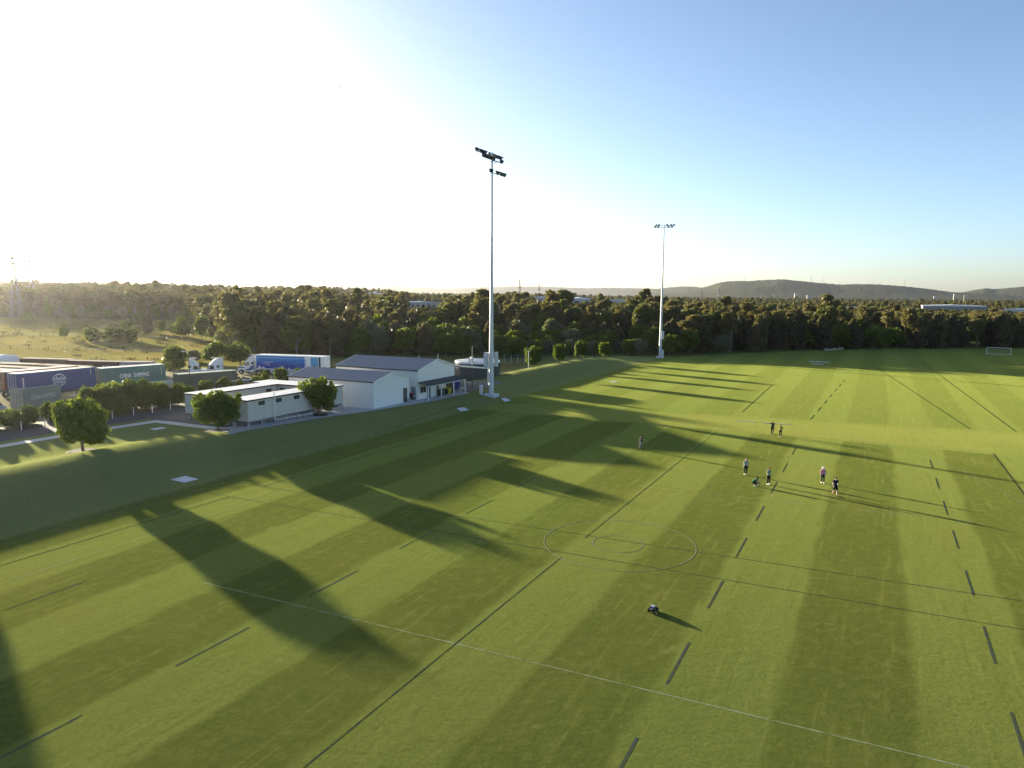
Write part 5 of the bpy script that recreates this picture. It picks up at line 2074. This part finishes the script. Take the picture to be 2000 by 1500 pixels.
hill("mountain", [(8.6, -.001), (9.48, 0.0011), (11.41, 0.0034), (12.93, 0.0056), (14.8, 0.0132), (15.9, 0.0192), (17.0, 0.0206), (17.73, 0.0206), (19.16, 0.0219), (20.22, 0.0225), (21.28, 0.0206), (22.66, 0.018), (24.01, 0.0161), (25.33, 0.0167), (26.62, 0.0161), (27.89, 0.0143), (29.14, 0.0118), (30.05, 0.0095), (30.95, 0.0072), (31.59, 0.0066), (32.1, 0.006), (34, .004), (37, 0.0)], 6000, 1300, 1.6, "long forested mountain with thin masts along its crest", 1)
hill("mountain", [(30.2, 0.0), (31.0, .004), (31.59, 0.0072), (32.1, 0.0096), (32.81, 0.0119), (33.37, 0.0108), (34.19, 0.0125), (34.86, 0.0136), (36.5, .015), (39, .013), (42, .004)], 6900, 1200, 1.6, "forested hill running out of the photo's right edge", 2)
hill("mountain", [(9.0, .0), (10.0, .006), (10.63, 0.0088), (11.78, 0.0116), (12.92, 0.0134), (14.05, 0.0131), (15.18, 0.0092), (17, .004), (20, 0)], 8600, 1300, 1.6, "bluish middle hill behind the mountain's left shoulder", 3)
hill("mountain_range", [(-26, .002), (-23.5, .008), (-21.74, 0.011), (-20.34, 0.0138), (-18.92, 0.0177), (-17.48, 0.0158), (-16.93, 0.0179), (-14.9, 0.017), (-13.4, 0.0152), (-12.26, 0.0127), (-10.34, 0.0117), (-8.98, 0.0123), (-8.0, 0.01), (-6.82, 0.0102), (-5.64, 0.0083), (-2.85, 0.0107), (-0.05, 0.0125), (2.74, 0.0121), (3.94, 0.0115), (5.93, 0.0104), (7.11, 0.0112), (9.85, 0.0107), (11.78, 0.0096), (14, .006), (17, .0)], 11000, 1500, 2.0, "pale hazy mountain range low along the horizon", 4)
hill("wooded_ridge", [(-44, .012), (-40, .0118), (-36.53, 0.0109), (-34.94, 0.0125), (-33.85, 0.014), (-32.45, 0.0132), (-31.31, 0.0112), (-29.22, 0.0093), (-27.37, 0.0061), (-24, .003), (-21, -.002)], 2400, 620, 2.2, "warm hazy wooded ridge at the photo's left", 5)

# hill masts
for i, (az, ht, lab) in enumerate(((17.5, 50, "thin broadcast mast on the mountain's left crest"), (22.12, 78, "shorter of the twin broadcast masts on the mountain's right crest"), (22.9, 100, "taller of the twin broadcast masts on the mountain's right crest"), (28.1, 68, "thin lone mast on the mountain's lower right shoulder"), (19.3, 18, "short mast at the mountain's summit"))):
    x, y = at(az, 6000)
    zt = CAM_H + 6000 * float(np.interp(az, [15.9, 17.0, 17.73, 19.16, 20.22, 21.28, 22.66, 24.01, 25.33, 26.62, 27.89, 29.14], [0.0192, 0.0206, 0.0206, 0.0219, 0.0225, 0.0206, 0.018, 0.0161, 0.0167, 0.0161, 0.0143, 0.0118]))
    t = thing("broadcast_mast", lab, "mast", (x, y, zt - 6))
    m = MB()
    n = 6
    for k in range(n):
        w0, w1 = 2.6 * (1 - k / n) + .7, 2.6 * (1 - (k + 1) / n) + .7
        z0, z1 = ht * k / n, ht * (k + 1) / n
        for sx, sy in ((-1, -1), (1, -1), (1, 1), (-1, 1)):
            m.beam((sx * w0, sy * w0, z0), (sx * w1, sy * w1, z1), .5)
        m.beam((-w0, -w0, z0), (w1, -w1, z1), .3)
        m.beam((w0, w0, z0), (-w1, w1, z1), .3)
    m.build("lattice", M_STEEL, t)
    MB().tube([(0, 0, ht), (0, 0, ht * 1.15)], .5, 6).build("antenna", M_STEEL, t)

# power pylons


def pylon(label, az, r, top_z, base_w, dark, zb=None):
    x, y = at(az, r)
    zb = hz(x, y) if zb is None else zb
    H = top_z - zb
    t = thing("power_pylon", label, "pylon", (x, y, zb), R(-az + 12), "lattice power pylons above the wood")
    m = MB()
    lv = [0, .16, .32, .46, .58, .68, .77, .86, .94, 1.0]
    wd = [1, .80, .62, .46, .34, .26, .22, .18, .13, .03]
    th = H * .0085
    for i in range(len(lv) - 1):
        z0, z1 = H * lv[i], H * lv[i + 1]
        w0, w1 = base_w * wd[i] / 2, base_w * wd[i + 1] / 2
        c0 = [(-w0, -w0), (w0, -w0), (w0, w0), (-w0, w0)]
        c1 = [(-w1, -w1), (w1, -w1), (w1, w1), (-w1, w1)]
        for k in range(4):
            m.beam((*c0[k], z0), (*c1[k], z1), th)
            k2 = (k + 1) % 4
            m.beam((*c0[k], z0), (*c1[k2], z1), th * .6)
            m.beam((*c0[k2], z0), (*c1[k], z1), th * .6)
            m.beam((*c1[k], z1), (*c1[k2], z1), th * .6)
    m.build("lattice", dark, t)
    for f, ln in ((.66, .085), (.78, .085), (.90, .08)):
        a = MB()
        for sx in (-1, 1):
            for yy in (-base_w * .09, base_w * .09):
                a.beam((0, yy, H * f), (sx * H * ln, 0, H * (f + .012)), th * .8)
                a.beam((0, yy, H * (f + .045)), (sx * H * ln, 0, H * (f + .012)), th * .8)
        ao = a.build("crossarm", dark, t)
        ins = MB()
        for sx in (-1, 1):
            ins.tube([(sx * H * ln, 0, H * (f + .01)), (sx * H * ln, 0, H * (f - .035))], th * .7, 5)
        ins.build("insulator", dark, ao)
    return t


M_PYL = plain("pylon_steel", (.17, .17, .18), .5, .3)
pylon("nearer and taller lattice pylon at the photo's left edge, above the far paddock trees", -34.2, 450, 17 + 450 * .0446, 5.5, M_PYL)
pylon("slightly shorter lattice pylon right of the one at the left edge", -33.3, 520, 17 + 520 * .0406, 5.5, M_PYL)
pylon("lattice pylon above the wood just right of the near floodlight mast", .55, 1180, 17 + 1180 * .0222, 8, M_PYL)
pylon("smaller lattice pylon farther right of the near floodlight mast", 2.06, 1500, 17 + 1500 * .0176, 8, M_PYL)
pylon("small faint pylon against the mountain just past the far floodlight mast", 14.44, 1900, 17 + 1900 * .0084, 12, M_PYL, -12)
pylon("faint pylon against the mountain, the taller right of the far floodlight mast", 15.74, 1900, 17 + 1900 * .0116, 12, M_PYL, -10)
pylon("tiny faint pylon against the mountain's middle", 18.78, 2500, 17 + 2500 * .0055, 12, M_PYL, -14)
pylon("tiny faint pylon against the mountain, right of its twin in the middle", 19.64, 2500, 17 + 2500 * .0046, 12, M_PYL, -14)

# ------------------------------------------------------------------ far buildings
def far_building(label, az0, az1, r, z0, z1, roofh, col, roofcol, rot=0.0, depth=None, name="warehouse", cat="warehouse", nwin=8, gable=False):
    a = (az0 + az1) / 2
    x, y = at(a, r)
    W = r * math.radians(az1 - az0)
    D = depth or W * .45
    t = thing(name, label, cat, (x, y, z0), R(-a) + rot)
    h = z1 - z0
    MB().box(-W / 2, W / 2, 0, D, -6, h).build("wall", plain("far_wall", col, .6, 0, .08, .1), t)
    r_ = MB()
    if gable:
        r_.prism([(-W / 2 - .4, h), (0, h + roofh), (W / 2 + .4, h)], -.4, D + .4)
    else:
        r_.prism([(-W / 2 - .5, h + .01), (-W / 2 - .5, h + roofh * .4), (0, h + roofh), (W / 2 + .5, h + roofh * .4), (W / 2 + .5, h + .01)], -.5, D + .5)
    r_.build("roof", plain("far_roof", roofcol, .45, 0, .06, .1), t)
    for i in range(nwin):
        xx = -W / 2 + W * (i + .3) / nwin
        MB().box(xx, xx + W / nwin * .5, -.12, .0, h * .35, h * .7).build("window", M_GLASS, t)
    return t


far_building("long pale warehouse among trees behind the large shed's ridge", -8.05, -5.5, 640, 4.5, 10.2, 1.2, (.45, .42, .38), (.66, .66, .66), .25, 30, nwin=6)
far_building("blue-roofed low building beside the pale warehouse, nearer the mountain range", -8.6, -7.6, 760, 8, 13.8, 1.2, (.5, .5, .5), (.2, .3, .42), 0, 14, nwin=4)
far_building("long white-roofed warehouse beyond the right wood, largest in view", 29.3, 32.95, 690, 3, 10.6, 1.3, (.26, .255, .25), (.74, .74, .72), .06, 46, nwin=5)  # shade below the white roof is put into the dark grey wall colour
far_building("small white building at the photo's right edge past the long warehouse", 33.9, 35.3, 700, 3, 8.4, 1.4, (.6, .6, .6), (.75, .75, .75), -.1, 14, nwin=3)
far_building("flat white building left of the small pylon pair, right of the near mast", 1.75, 2.95, 880, 7, 14.8, 1.3, (.45, .45, .45), (.8, .8, .8), 0, 18, nwin=2)
far_building("white hall with steep roof peak between the pylons and far mast", 4.6, 6.1, 880, 6, 13.0, 2.4, (.42, .42, .42), (.8, .8, .8), .2, 26, nwin=2)
far_building("thin pale roof left of the far floodlight mast", 7.5, 8.8, 900, 4, 12.0, .9, (.4, .4, .4), (.75, .75, .74), 0, 16, nwin=2)
far_building("pale roofed shed beyond the wood near the big bushy skyline gum", 24.3, 25.5, 640, 3, 9.0, 1.0, (.5, .5, .5), (.74, .74, .72), 0, 16, nwin=3)
for i, (a0, r, w, zt, col, lab) in enumerate(((-11.3, 880, .45, 20.5, (.75, .75, .75), "small bright house on the wooded rise, leftmost of the row of houses"), (-10.75, 890, .42, 21.0, (.30, .36, .44), "blue-grey roofed house on the wooded rise, second of the row"), (-10.25, 880, .3, 19.5, (.7, .66, .62), "pale house on the wooded rise, last of the row"), (-13.4, 860, .4, 17.5, (.42, .45, .5), "grey-roofed house low on the wooded rise, apart from the row"), (-12.4, 800, .3, 14.5, (.75, .75, .73), "bright white house lowest on the wooded rise"), (-16.2, 900, .5, 22.5, (.30, .38, .42), "bluish roof glimpsed on the skyline rise above the small shed"))):
    far_building(lab, a0, a0 + w, r, zt - 7, zt - 2.6, 1.6, (.6, .58, .55), col, .2 * i, 8, "house", "house", 2, True)
for i, (a0, w, r, zt, lab) in enumerate(((21.05, .24, 3000, 33, "pale apartment tower at the mountain's foot, below the twin masts"), (21.9, .36, 3000, 25, "lower pale apartment block beside the tower at the mountain's foot"), (31.05, .17, 3000, 33, "left pale apartment tower at the saddle between the hills"), (31.65, .15, 3000, 30, "right pale apartment tower at the saddle between the hills"), (29.9, .14, 3000, 24, "small white tank-like tower left of the two at the saddle"))):
    far_building(lab, a0, a0 + w, r, -3, zt, .8, (.40, .37, .35), (.4, .4, .4), .1, 12, "apartment_tower", "tower block", 3)
    
# low wall and rubble at the far corner
x, y = 101.0, 233.5
t = thing("low_block_wall", "low pale concrete block wall against the wood at the far pitch corner", "wall", (x, y, hz(x, y)), R(38))
for i in range(7):
    MB().box(i * 1.55, i * 1.55 + 1.5, 0, .8, -.1, .5 if i % 3 else .75).build("block", M_STRIP, t)

# ------------------------------------------------------------------ goal
gx0, gy0, gx1, gy1 = 146.1, 223.6, 151.4, 220.3
ga = math.atan2(gy1 - gy0, gx1 - gx0)
gl = math.hypot(gx1 - gx0, gy1 - gy0)
t = thing("football_goal", "white football goal with net on the far pitch before the dark wood", "goal", (gx0, gy0, hz(gx0, gy0)), ga)
for xx in (0, gl):
    MB().tube([(xx, 0, -.1), (xx, 0, 2.15)], .06, 8).build("goal_post", M_WPAINT, t)
MB().tube([(-.06, 0, 2.15), (gl + .06, 0, 2.15)], .06, 8).build("crossbar", M_WPAINT, t)
MB().tube([(0, 1.7, .06), (gl, 1.7, .06)], .05, 6).build("back_bar", M_WPAINT, t)
for xx in (0, gl):
    MB().tube([(xx, 0, .06), (xx, 1.7, .06)], .05, 6).build("side_bar", M_WPAINT, t)
m = MB()
for i in range(22):
    xx = gl * i / 21
    m.tube([(xx, 0, 2.13), (xx, .7, 2.05), (xx, 1.7, .08)], .006, 3, cap=False)
for j in range(9):
    f = j / 8
    m.tube([(0, .7 + f, 2.05 - 1.97 * f), (gl, .7 + f, 2.05 - 1.97 * f)], .006, 3, cap=False)
tag(m.build("net", plain("net_cord", (.4, .4, .4), .8), t), kind="stuff")

# ------------------------------------------------------------------ marking robot
x, y = 7.75, 37.7
rb = thing("marking_robot", "small four-wheeled black and white line-marking robot on the near pitch", "robot", (x, y, hz(x, y)), R(55))
rb.scale = (.58, .58, .62)
MB().box(-.42, .42, -.22, .22, .16, .30).build("chassis", M_BLACK, rb)
m = MB().prism([(-.40, .30), (-.42, .44), (-.25, .52), (.05, .54), (.30, .47), (.43, .34), (.42, .30)], -.24, .24)
m.build("cover", plain("robot_cover_dark", (.05, .05, .06), .3, 0, .03), rb)
MB().prism([(-.22, .525), (-.18, .60), (.02, .61), (.05, .545)], -.15, .15).build("top_pod", plain("robot_pod_white", (.75, .75, .76), .35), rb)
for xx in (-.30, .32):
    for yy in (-.36, .24):
        w = MB().tube([(xx, yy, .17), (xx, yy + .12, .17)], .17, 16)
        for k in range(10):
            a = 2 * math.pi * k / 10
            w.beam((xx + .165 * math.cos(a), yy + .005, .17 + .165 * math.sin(a)), (xx + .165 * math.cos(a), yy + .115, .17 + .165 * math.sin(a)), .02)
        wo_ = w.build("wheel", M_BLACK, rb)
        MB().tube([(xx, yy - .008, .17), (xx, yy + .128, .17)], .075, 10).build("rim", M_STEEL, wo_)
MB().box(-.46, -.42, -.12, .12, .34, .44).build("control_panel", M_STEEL, rb)
MB().tube([(-.12, .1, .605), (-.12, .1, .68)], [.05, .03], 8).build("antenna", M_WPAINT, rb)
MB().box(-.1, .18, -.2, .2, .08, .16).build("paint_nozzle", M_DARK, rb)

# ------------------------------------------------------------------ aeroplane
ax_, ay_ = at(-13.02, 3800)
pl_ = thing("aeroplane", "tiny distant jet aeroplane banking high in the pale sky", "aeroplane", (ax_, ay_, 17 + 3800 * .2645), R(13 + 18))
M_PLANE = plain("aeroplane_grey", (.30, .31, .34), .4)
MB().tube([(0, -15, 0), (0, -13, .2), (0, -9, .3), (0, 9, .3), (0, 13, .7), (0, 16, 1.1)], [.2, 1.2, 1.7, 1.7, 1.0, .3], 12).build("fuselage", M_PLANE, pl_, smooth=True)
for sx in (-1, 1):
    MB().add([(sx * 1.2, -4, -.3), (sx * 15.5, 4.5, 1.6), (sx * 15.5, 6, 1.6), (sx * 1.2, 3, -.3), (sx * 1.2, -4, .1), (sx * 15.5, 4.5, 1.75), (sx * 15.5, 6, 1.75), (sx * 1.2, 3, .1)],
             [(0, 1, 2, 3), (7, 6, 5, 4), (0, 4, 5, 1), (1, 5, 6, 2), (2, 6, 7, 3), (3, 7, 4, 0)]).build("wing", M_PLANE, pl_)
    MB().add([(sx * .4, 12, .8), (sx * 5.5, 15, 1.3), (sx * 5.5, 16, 1.3), (sx * .4, 15, .8), (sx * .4, 12, 1.0), (sx * 5.5, 15, 1.4), (sx * 5.5, 16, 1.4), (sx * .4, 15, 1.0)],
             [(0, 1, 2, 3), (7, 6, 5, 4), (0, 4, 5, 1), (1, 5, 6, 2), (2, 6, 7, 3), (3, 7, 4, 0)]).build("tailplane", M_PLANE, pl_)
    MB().tube([(sx * 5, -3, -1.2), (sx * 5, 1, -1.2)], [1.0, .8], 10).build("engine", M_PLANE, pl_)
MB().add([(-.15, 11, 1.4), (-.15, 15, 1.6), (-.1, 16.5, 6.5), (-.1, 14.8, 6.5), (.15, 11, 1.4), (.15, 15, 1.6), (.1, 16.5, 6.5), (.1, 14.8, 6.5)],
         [(0, 1, 2, 3), (7, 6, 5, 4), (0, 4, 5, 1), (1, 5, 6, 2), (2, 6, 7, 3), (3, 7, 4, 0)]).build("tail_fin", M_PLANE, pl_)
pl_.rotation_euler = (0, R(14), R(40))

# ------------------------------------------------------------------ people
SKIN = plain("skin", (.42, .26, .18), .55, 0, .06)
SKIN2 = plain("fair_skin", (.55, .36, .27), .55, 0, .06)


def remesh(o, vox=.014):
    md = o.modifiers.new("skin_join", 'REMESH')
    md.mode = 'VOXEL'
    md.voxel_size = vox
    md.use_smooth_shade = True
    sm = o.modifiers.new("smooth", 'SMOOTH')
    sm.iterations = 3
    sm.factor = .5
    return o


BASE = dict(pelvis=(0, 0, .95), waist=(0, .0, 1.08), chest=(0, .0, 1.32), neck=(0, .02, 1.48), head=(0, .045, 1.63),
            shL=(-.19, 0, 1.43), elL=(-.25, -.03, 1.15), wrL=(-.26, .06, .91), shR=(.19, 0, 1.43), elR=(.25, -.03, 1.15), wrR=(.26, .06, .91),
            hiL=(-.10, 0, .93), knL=(-.11, .02, .50), anL=(-.12, -.03, .09), hiR=(.10, 0, .93), knR=(.11, .02, .50), anR=(.12, -.03, .09))


def person(label, x, y, rot, pose, shirt, trousers, shoes, hair, skin=SKIN, h=1.72, short_sleeve=True, shorts=False, hat=None, group="people standing on the pitch", long_hair=False):
    J = dict(BASE)
    J.update(pose)
    J = {k: Vector(v) for k, v in J.items()}
    t = thing("person", label, "person", (x, y, hz(x, y)), rot, group)
    sc_ = h / 1.75 * .90
    t.scale = (sc_, sc_, sc_)
    b = MB()
    # torso, neck and head
    b.tube([J['pelvis'] - Vector((0, 0, .06)), J['pelvis'], J['waist'], J['chest'], (J['chest'] + J['neck']) / 2, J['neck']], [.11, .145, .125, .15, .11, .055], 14)
    b.tube([J['hiL'], J['pelvis'], J['hiR']], [.085, .12, .085], 10)
    b.tube([J['shL'], J['neck'] - Vector((0, 0, .06)), J['shR']], [.06, .085, .06], 10)
    up_ = (J['head'] - J['neck']).normalized()
    b.tube([J['neck'] - up_ * .06, J['head']], [.058, .055], 10)
    b.ball(J['head'], .108, 0, 14, 10, .80, .95, 1.08)
    f = Vector((0, 1, 0))
    if (J['head'] - J['neck']).y > .06:
        f = Vector((0, .8, -.6))
    b.tube([J['head'] + f * .085 + Vector((0, 0, .01)), J['head'] + f * .125 - Vector((0, 0, .025))], [.012, .02], 6)        # nose
    b.tube([J['head'] + f * .06 - Vector((0, 0, .07)), J['head'] + f * .095 - Vector((0, 0, .085))], [.05, .028], 8)       # chin
    for sx in (-1, 1):
        b.ball(J['head'] + Vector((sx * .088, -.005, -.005)), .03, 0, 8, 6, .5, .8, 1.2)
    hands = []
    for S, sx in (('L', -1), ('R', 1)):
        b.tube([J['sh' + S], J['sh' + S].lerp(J['el' + S], .4), J['el' + S], J['el' + S].lerp(J['wr' + S], .35), J['wr' + S]], [.058, .052, .042, .042, .027], 10)
        d = (J['wr' + S] - J['el' + S]).normalized()
        hand = J['wr' + S] + d * .085
        side = d.cross(Vector((0, 1, 0)))
        side = side.normalized() if side.length > .1 else Vector((1, 0, 0))
        nrm = d.cross(side)
        b.tube([J['wr' + S] - d * .03, J['wr' + S] + d * .03, hand], [.027, .036, .038], 8)
        for k, ln in enumerate((.062, .075, .072, .058)):
            o_ = side * (-.03 + .02 * k)
            hands.append(([hand + o_ * .9 - d * .02, hand + o_ + d * ln * .5 + nrm * .004, hand + o_ * 1.05 + d * ln + nrm * .02], [.0105, .010, .008]))
        hands.append(([J['wr' + S] + d * .03 - side * .02, J['wr' + S] + d * .07 - side * .055, J['wr' + S] + d * .105 - side * .06], [.013, .011, .009]))
        hi, kn, an = J['hi' + S], J['kn' + S], J['an' + S]
        b.tube([hi, hi.lerp(kn, .4), kn, kn.lerp(an, .3), an], [.092, .082, .058, .056, .04], 10)
        b.tube([an + Vector((0, -.05, -.05)), an + Vector((0, .05, -.045)), an + Vector((0, .15, -.06))], [.04, .042, .03], 8)
    for P_, r_ in hands:
        b.tube(P_, r_, 6)
    remesh(b.build("body", skin, t), .0125)
    # shirt
    s = MB()
    low = J['pelvis'] + Vector((0, 0, .02))
    s.tube([low, J['waist'], J['chest'], (J['chest'] + J['neck']) / 2 + Vector((0, 0, .015)), J['neck'] - Vector((0, 0, .025))], [.172, .158, .178, .135, .075], 16)
    s.tube([J['shL'], J['neck'] - Vector((0, 0, .075)), J['shR']], [.078, .10, .078], 10)
    for S in 'LR':
        e_ = J['sh' + S].lerp(J['el' + S], .62) if short_sleeve else J['el' + S]
        s.tube([J['sh' + S], e_], [.076, .064], 10)
        if not short_sleeve:
            s.tube([e_, J['el' + S].lerp(J['wr' + S], .9)], [.062, .046], 10)
    remesh(s.build("shirt", shirt, t), .015)
    # trousers
    p = MB()
    p.tube([J['pelvis'] + Vector((0, 0, .07)), J['pelvis'], J['pelvis'] - Vector((0, 0, .07))], [.16, .172, .13], 14)
    for S in 'LR':
        hi, kn, an = J['hi' + S], J['kn' + S], J['an' + S]
        if shorts:
            p.tube([hi, hi.lerp(kn, .45), hi.lerp(kn, .85)], [.11, .105, .10], 10)
        else:
            p.tube([hi, hi.lerp(kn, .45), kn, an + (kn - an) * .06], [.108, .096, .074, .06], 10)
    remesh(p.build("shorts" if shorts else "trousers", trousers, t), .015)
    for S in 'LR':
        an = J['an' + S]
        m = MB().tube([an + Vector((0, -.075, -.05)), an + Vector((0, -.04, -.045)), an + Vector((0, .08, -.05)), an + Vector((0, .17, -.062)), an + Vector((0, .195, -.065))], [.03, .05, .05, .038, .02], 10)
        m.build("shoe", shoes, t, smooth=True)
    hd = J['head']
    hm = MB()
    back = -f
    hm.ball(hd + Vector((0, -.012, .022)), .116, 0, 14, 8, .82, .95, 1.0)
    keep = [i for i, fc in enumerate(hm.f) if not all((Vector(hm.v[k]) - hd).dot(f) > .035 and (Vector(hm.v[k]) - hd).z < .065 for k in fc)]
    hm.f = [hm.f[i] for i in keep]
    hm.m = [0] * len(hm.f)
    if long_hair:
        hm.tube([hd + Vector((0, -.07, .03)), hd + Vector((0, -.11, -.08)), hd + Vector((0, -.10, -.2))], [.07, .07, .03], 8)
    hm.build("hair", hair, t, smooth=True)
    if hat:
        m = MB().tube([hd + Vector((0, .0, .06)), hd + Vector((0, 0, .075))], [.20, .19], 18)
        m.tube([hd + Vector((0, 0, .07)), hd + Vector((0, -.005, .15)), hd + Vector((0, -.005, .17))], [.115, .095, .05], 14)
        m.build("hat", hat, t, smooth=False)
    return t


def cloth(nm, c):
    return plain(nm, c, .85, 0, .15, 6, .1)


C_NAVY, C_BLK, C_DGREEN, C_GREEN = cloth("navy_cloth", (.016, .024, .042)), cloth("black_cloth", (.012, .012, .014)), cloth("dark_green_cloth", (.022, .045, .032)), cloth("green_cloth", (.035, .12, .05))
C_GREY, C_PINK, C_YEL, C_PALE = cloth("grey_cloth", (.20, .20, .22)), cloth("pink_cloth", (.55, .22, .32)), cloth("yellow_cloth", (.28, .27, .05)), cloth("pale_cloth", (.30, .32, .31))
C_MINT = cloth("mint_cloth", (.19, .28, .19))
S_WHITE, S_BLK = cloth("white_shoes", (.7, .7, .68)), cloth("black_shoes", (.015, .015, .016))
H_DARK, H_FAIR, H_GREY, H_RED = cloth("dark_hair", (.015, .011, .009)), cloth("fair_hair", (.30, .22, .12)), cloth("grey_hair", (.35, .33, .30)), cloth("reddish_hair", (.12, .04, .02))
face_cam = math.pi                        # facing towards the camera
walkL = dict(knL=(-.10, .20, .52), anL=(-.10, .26, .12), knR=(.10, -.04, .50), anR=(.10, -.30, .14), elL=(-.25, -.10, 1.17), wrL=(-.24, -.10, .92), elR=(.25, .08, 1.17), wrR=(.24, .22, .97))
person("person in black top and grey trousers walking alone at the shadow's edge", 14.5, 79.9, R(100), dict(walkL, elL=(-.22, .10, 1.20), wrL=(-.12, .30, 1.30)), C_BLK, C_GREY, S_BLK, H_DARK, group=None, h=1.76)
person("person in dark green shirt with one arm stretched out, pointing, behind the others", 32.6, 89.6, R(160), dict(shL=(-.20, 0, 1.44), elL=(-.25, -.02, 1.16), wrL=(-.27, .02, .9), shR=(.20, .02, 1.44), elR=(.46, .12, 1.40), wrR=(.70, .20, 1.34), knL=(-.09, .12, .50), anL=(-.09, .10, .10), anR=(.10, -.12, .09)), C_DGREEN, C_BLK, S_BLK, H_DARK, h=1.86)
person("dark-haired person in yellow top, hand on hip, beside the one pointing", 33.0, 87.9, R(150), dict(elL=(-.34, -.08, 1.20), wrL=(-.18, .08, 1.02), knL=(-.12, .04, .5), anL=(-.15, .05, .09), anR=(.13, -.05, .09)), C_YEL, C_BLK, S_WHITE, H_DARK, h=1.68, long_hair=True)
person("person in pale grey and black top with arms down, standing behind the crouching one", 22.6, 68.6, R(175), dict(knL=(-.09, .06, .5), anL=(-.08, .08, .09)), C_PALE, C_BLK, S_WHITE, H_FAIR, SKIN2, h=1.78)
person("person in green shirt crouching low over the turf", 22.1, 64.3, R(-120), dict(pelvis=(0, -.22, .34), waist=(0, -.17, .47), chest=(0, .0, .66), neck=(0, .12, .78), head=(0, .20, .90), shL=(-.18, .06, .76), shR=(.18, .06, .76), elL=(-.20, .22, .52), wrL=(-.10, .38, .32), elR=(.20, .22, .52), wrR=(.10, .40, .30),
       hiL=(-.11, -.18, .34), knL=(-.17, .22, .46), anL=(-.15, -.02, .09), hiR=(.11, -.18, .34), knR=(.17, .22, .44), anR=(.15, -.02, .09)), C_GREEN, C_BLK, S_WHITE, H_DARK)
person("red-dark-haired person in mint top with bent arms, right of the crouching one", 23.5, 64.9, R(-160), dict(elL=(-.25, .0, 1.17), wrL=(-.12, .24, 1.14), elR=(.25, .0, 1.17), wrR=(.10, .24, 1.12)), C_MINT, C_BLK, S_WHITE, H_RED, SKIN2, h=1.74, long_hair=True)
person("person in pink shirt, white hat and dark jeans strolling towards the camera", 28.75, 65.6, R(170), dict(knL=(-.10, .10, .5), anL=(-.10, .10, .10), knR=(.1, .0, .5), anR=(.10, -.12, .09)), C_PINK, C_NAVY, S_WHITE, H_GREY, SKIN2, h=1.66, short_sleeve=False, hat=cloth("white_hat", (.75, .74, .70)))
person("person in navy T-shirt and black shorts with bare legs, nearest the camera", 27.95, 61.2, R(175), dict(walkL, wrL=(-.22, -.02, .93), wrR=(.22, .16, .95)), C_NAVY, C_BLK, S_BLK, H_DARK, SKIN2, h=1.84, shorts=True)

# ------------------------------------------------------------------ haze
HZ_TOP = 240.0
m = bpy.data.materials.new("haze_air")
m.use_nodes = True
nt = m.node_tree
nt.nodes.clear()
vo = N(nt, "ShaderNodeVolumePrincipled")
vo.inputs["Color"].default_value = (.90, .90, .92, 1)
vo.inputs["Density"].default_value = 3.4e-5
vo.inputs["Anisotropy"].default_value = .76
ou = N(nt, "ShaderNodeOutputMaterial")
nt.links.new(vo.outputs[0], ou.inputs["Volume"])
zmin = float(ZZ.min())
o = MB().box(-FAR - 100, FAR + 100, -800, FAR + 100, min(zmin, -3) - 4, HZ_TOP).build("haze", m)
tag(o, "thin warm evening haze over the whole plain", "haze", kind="stuff")
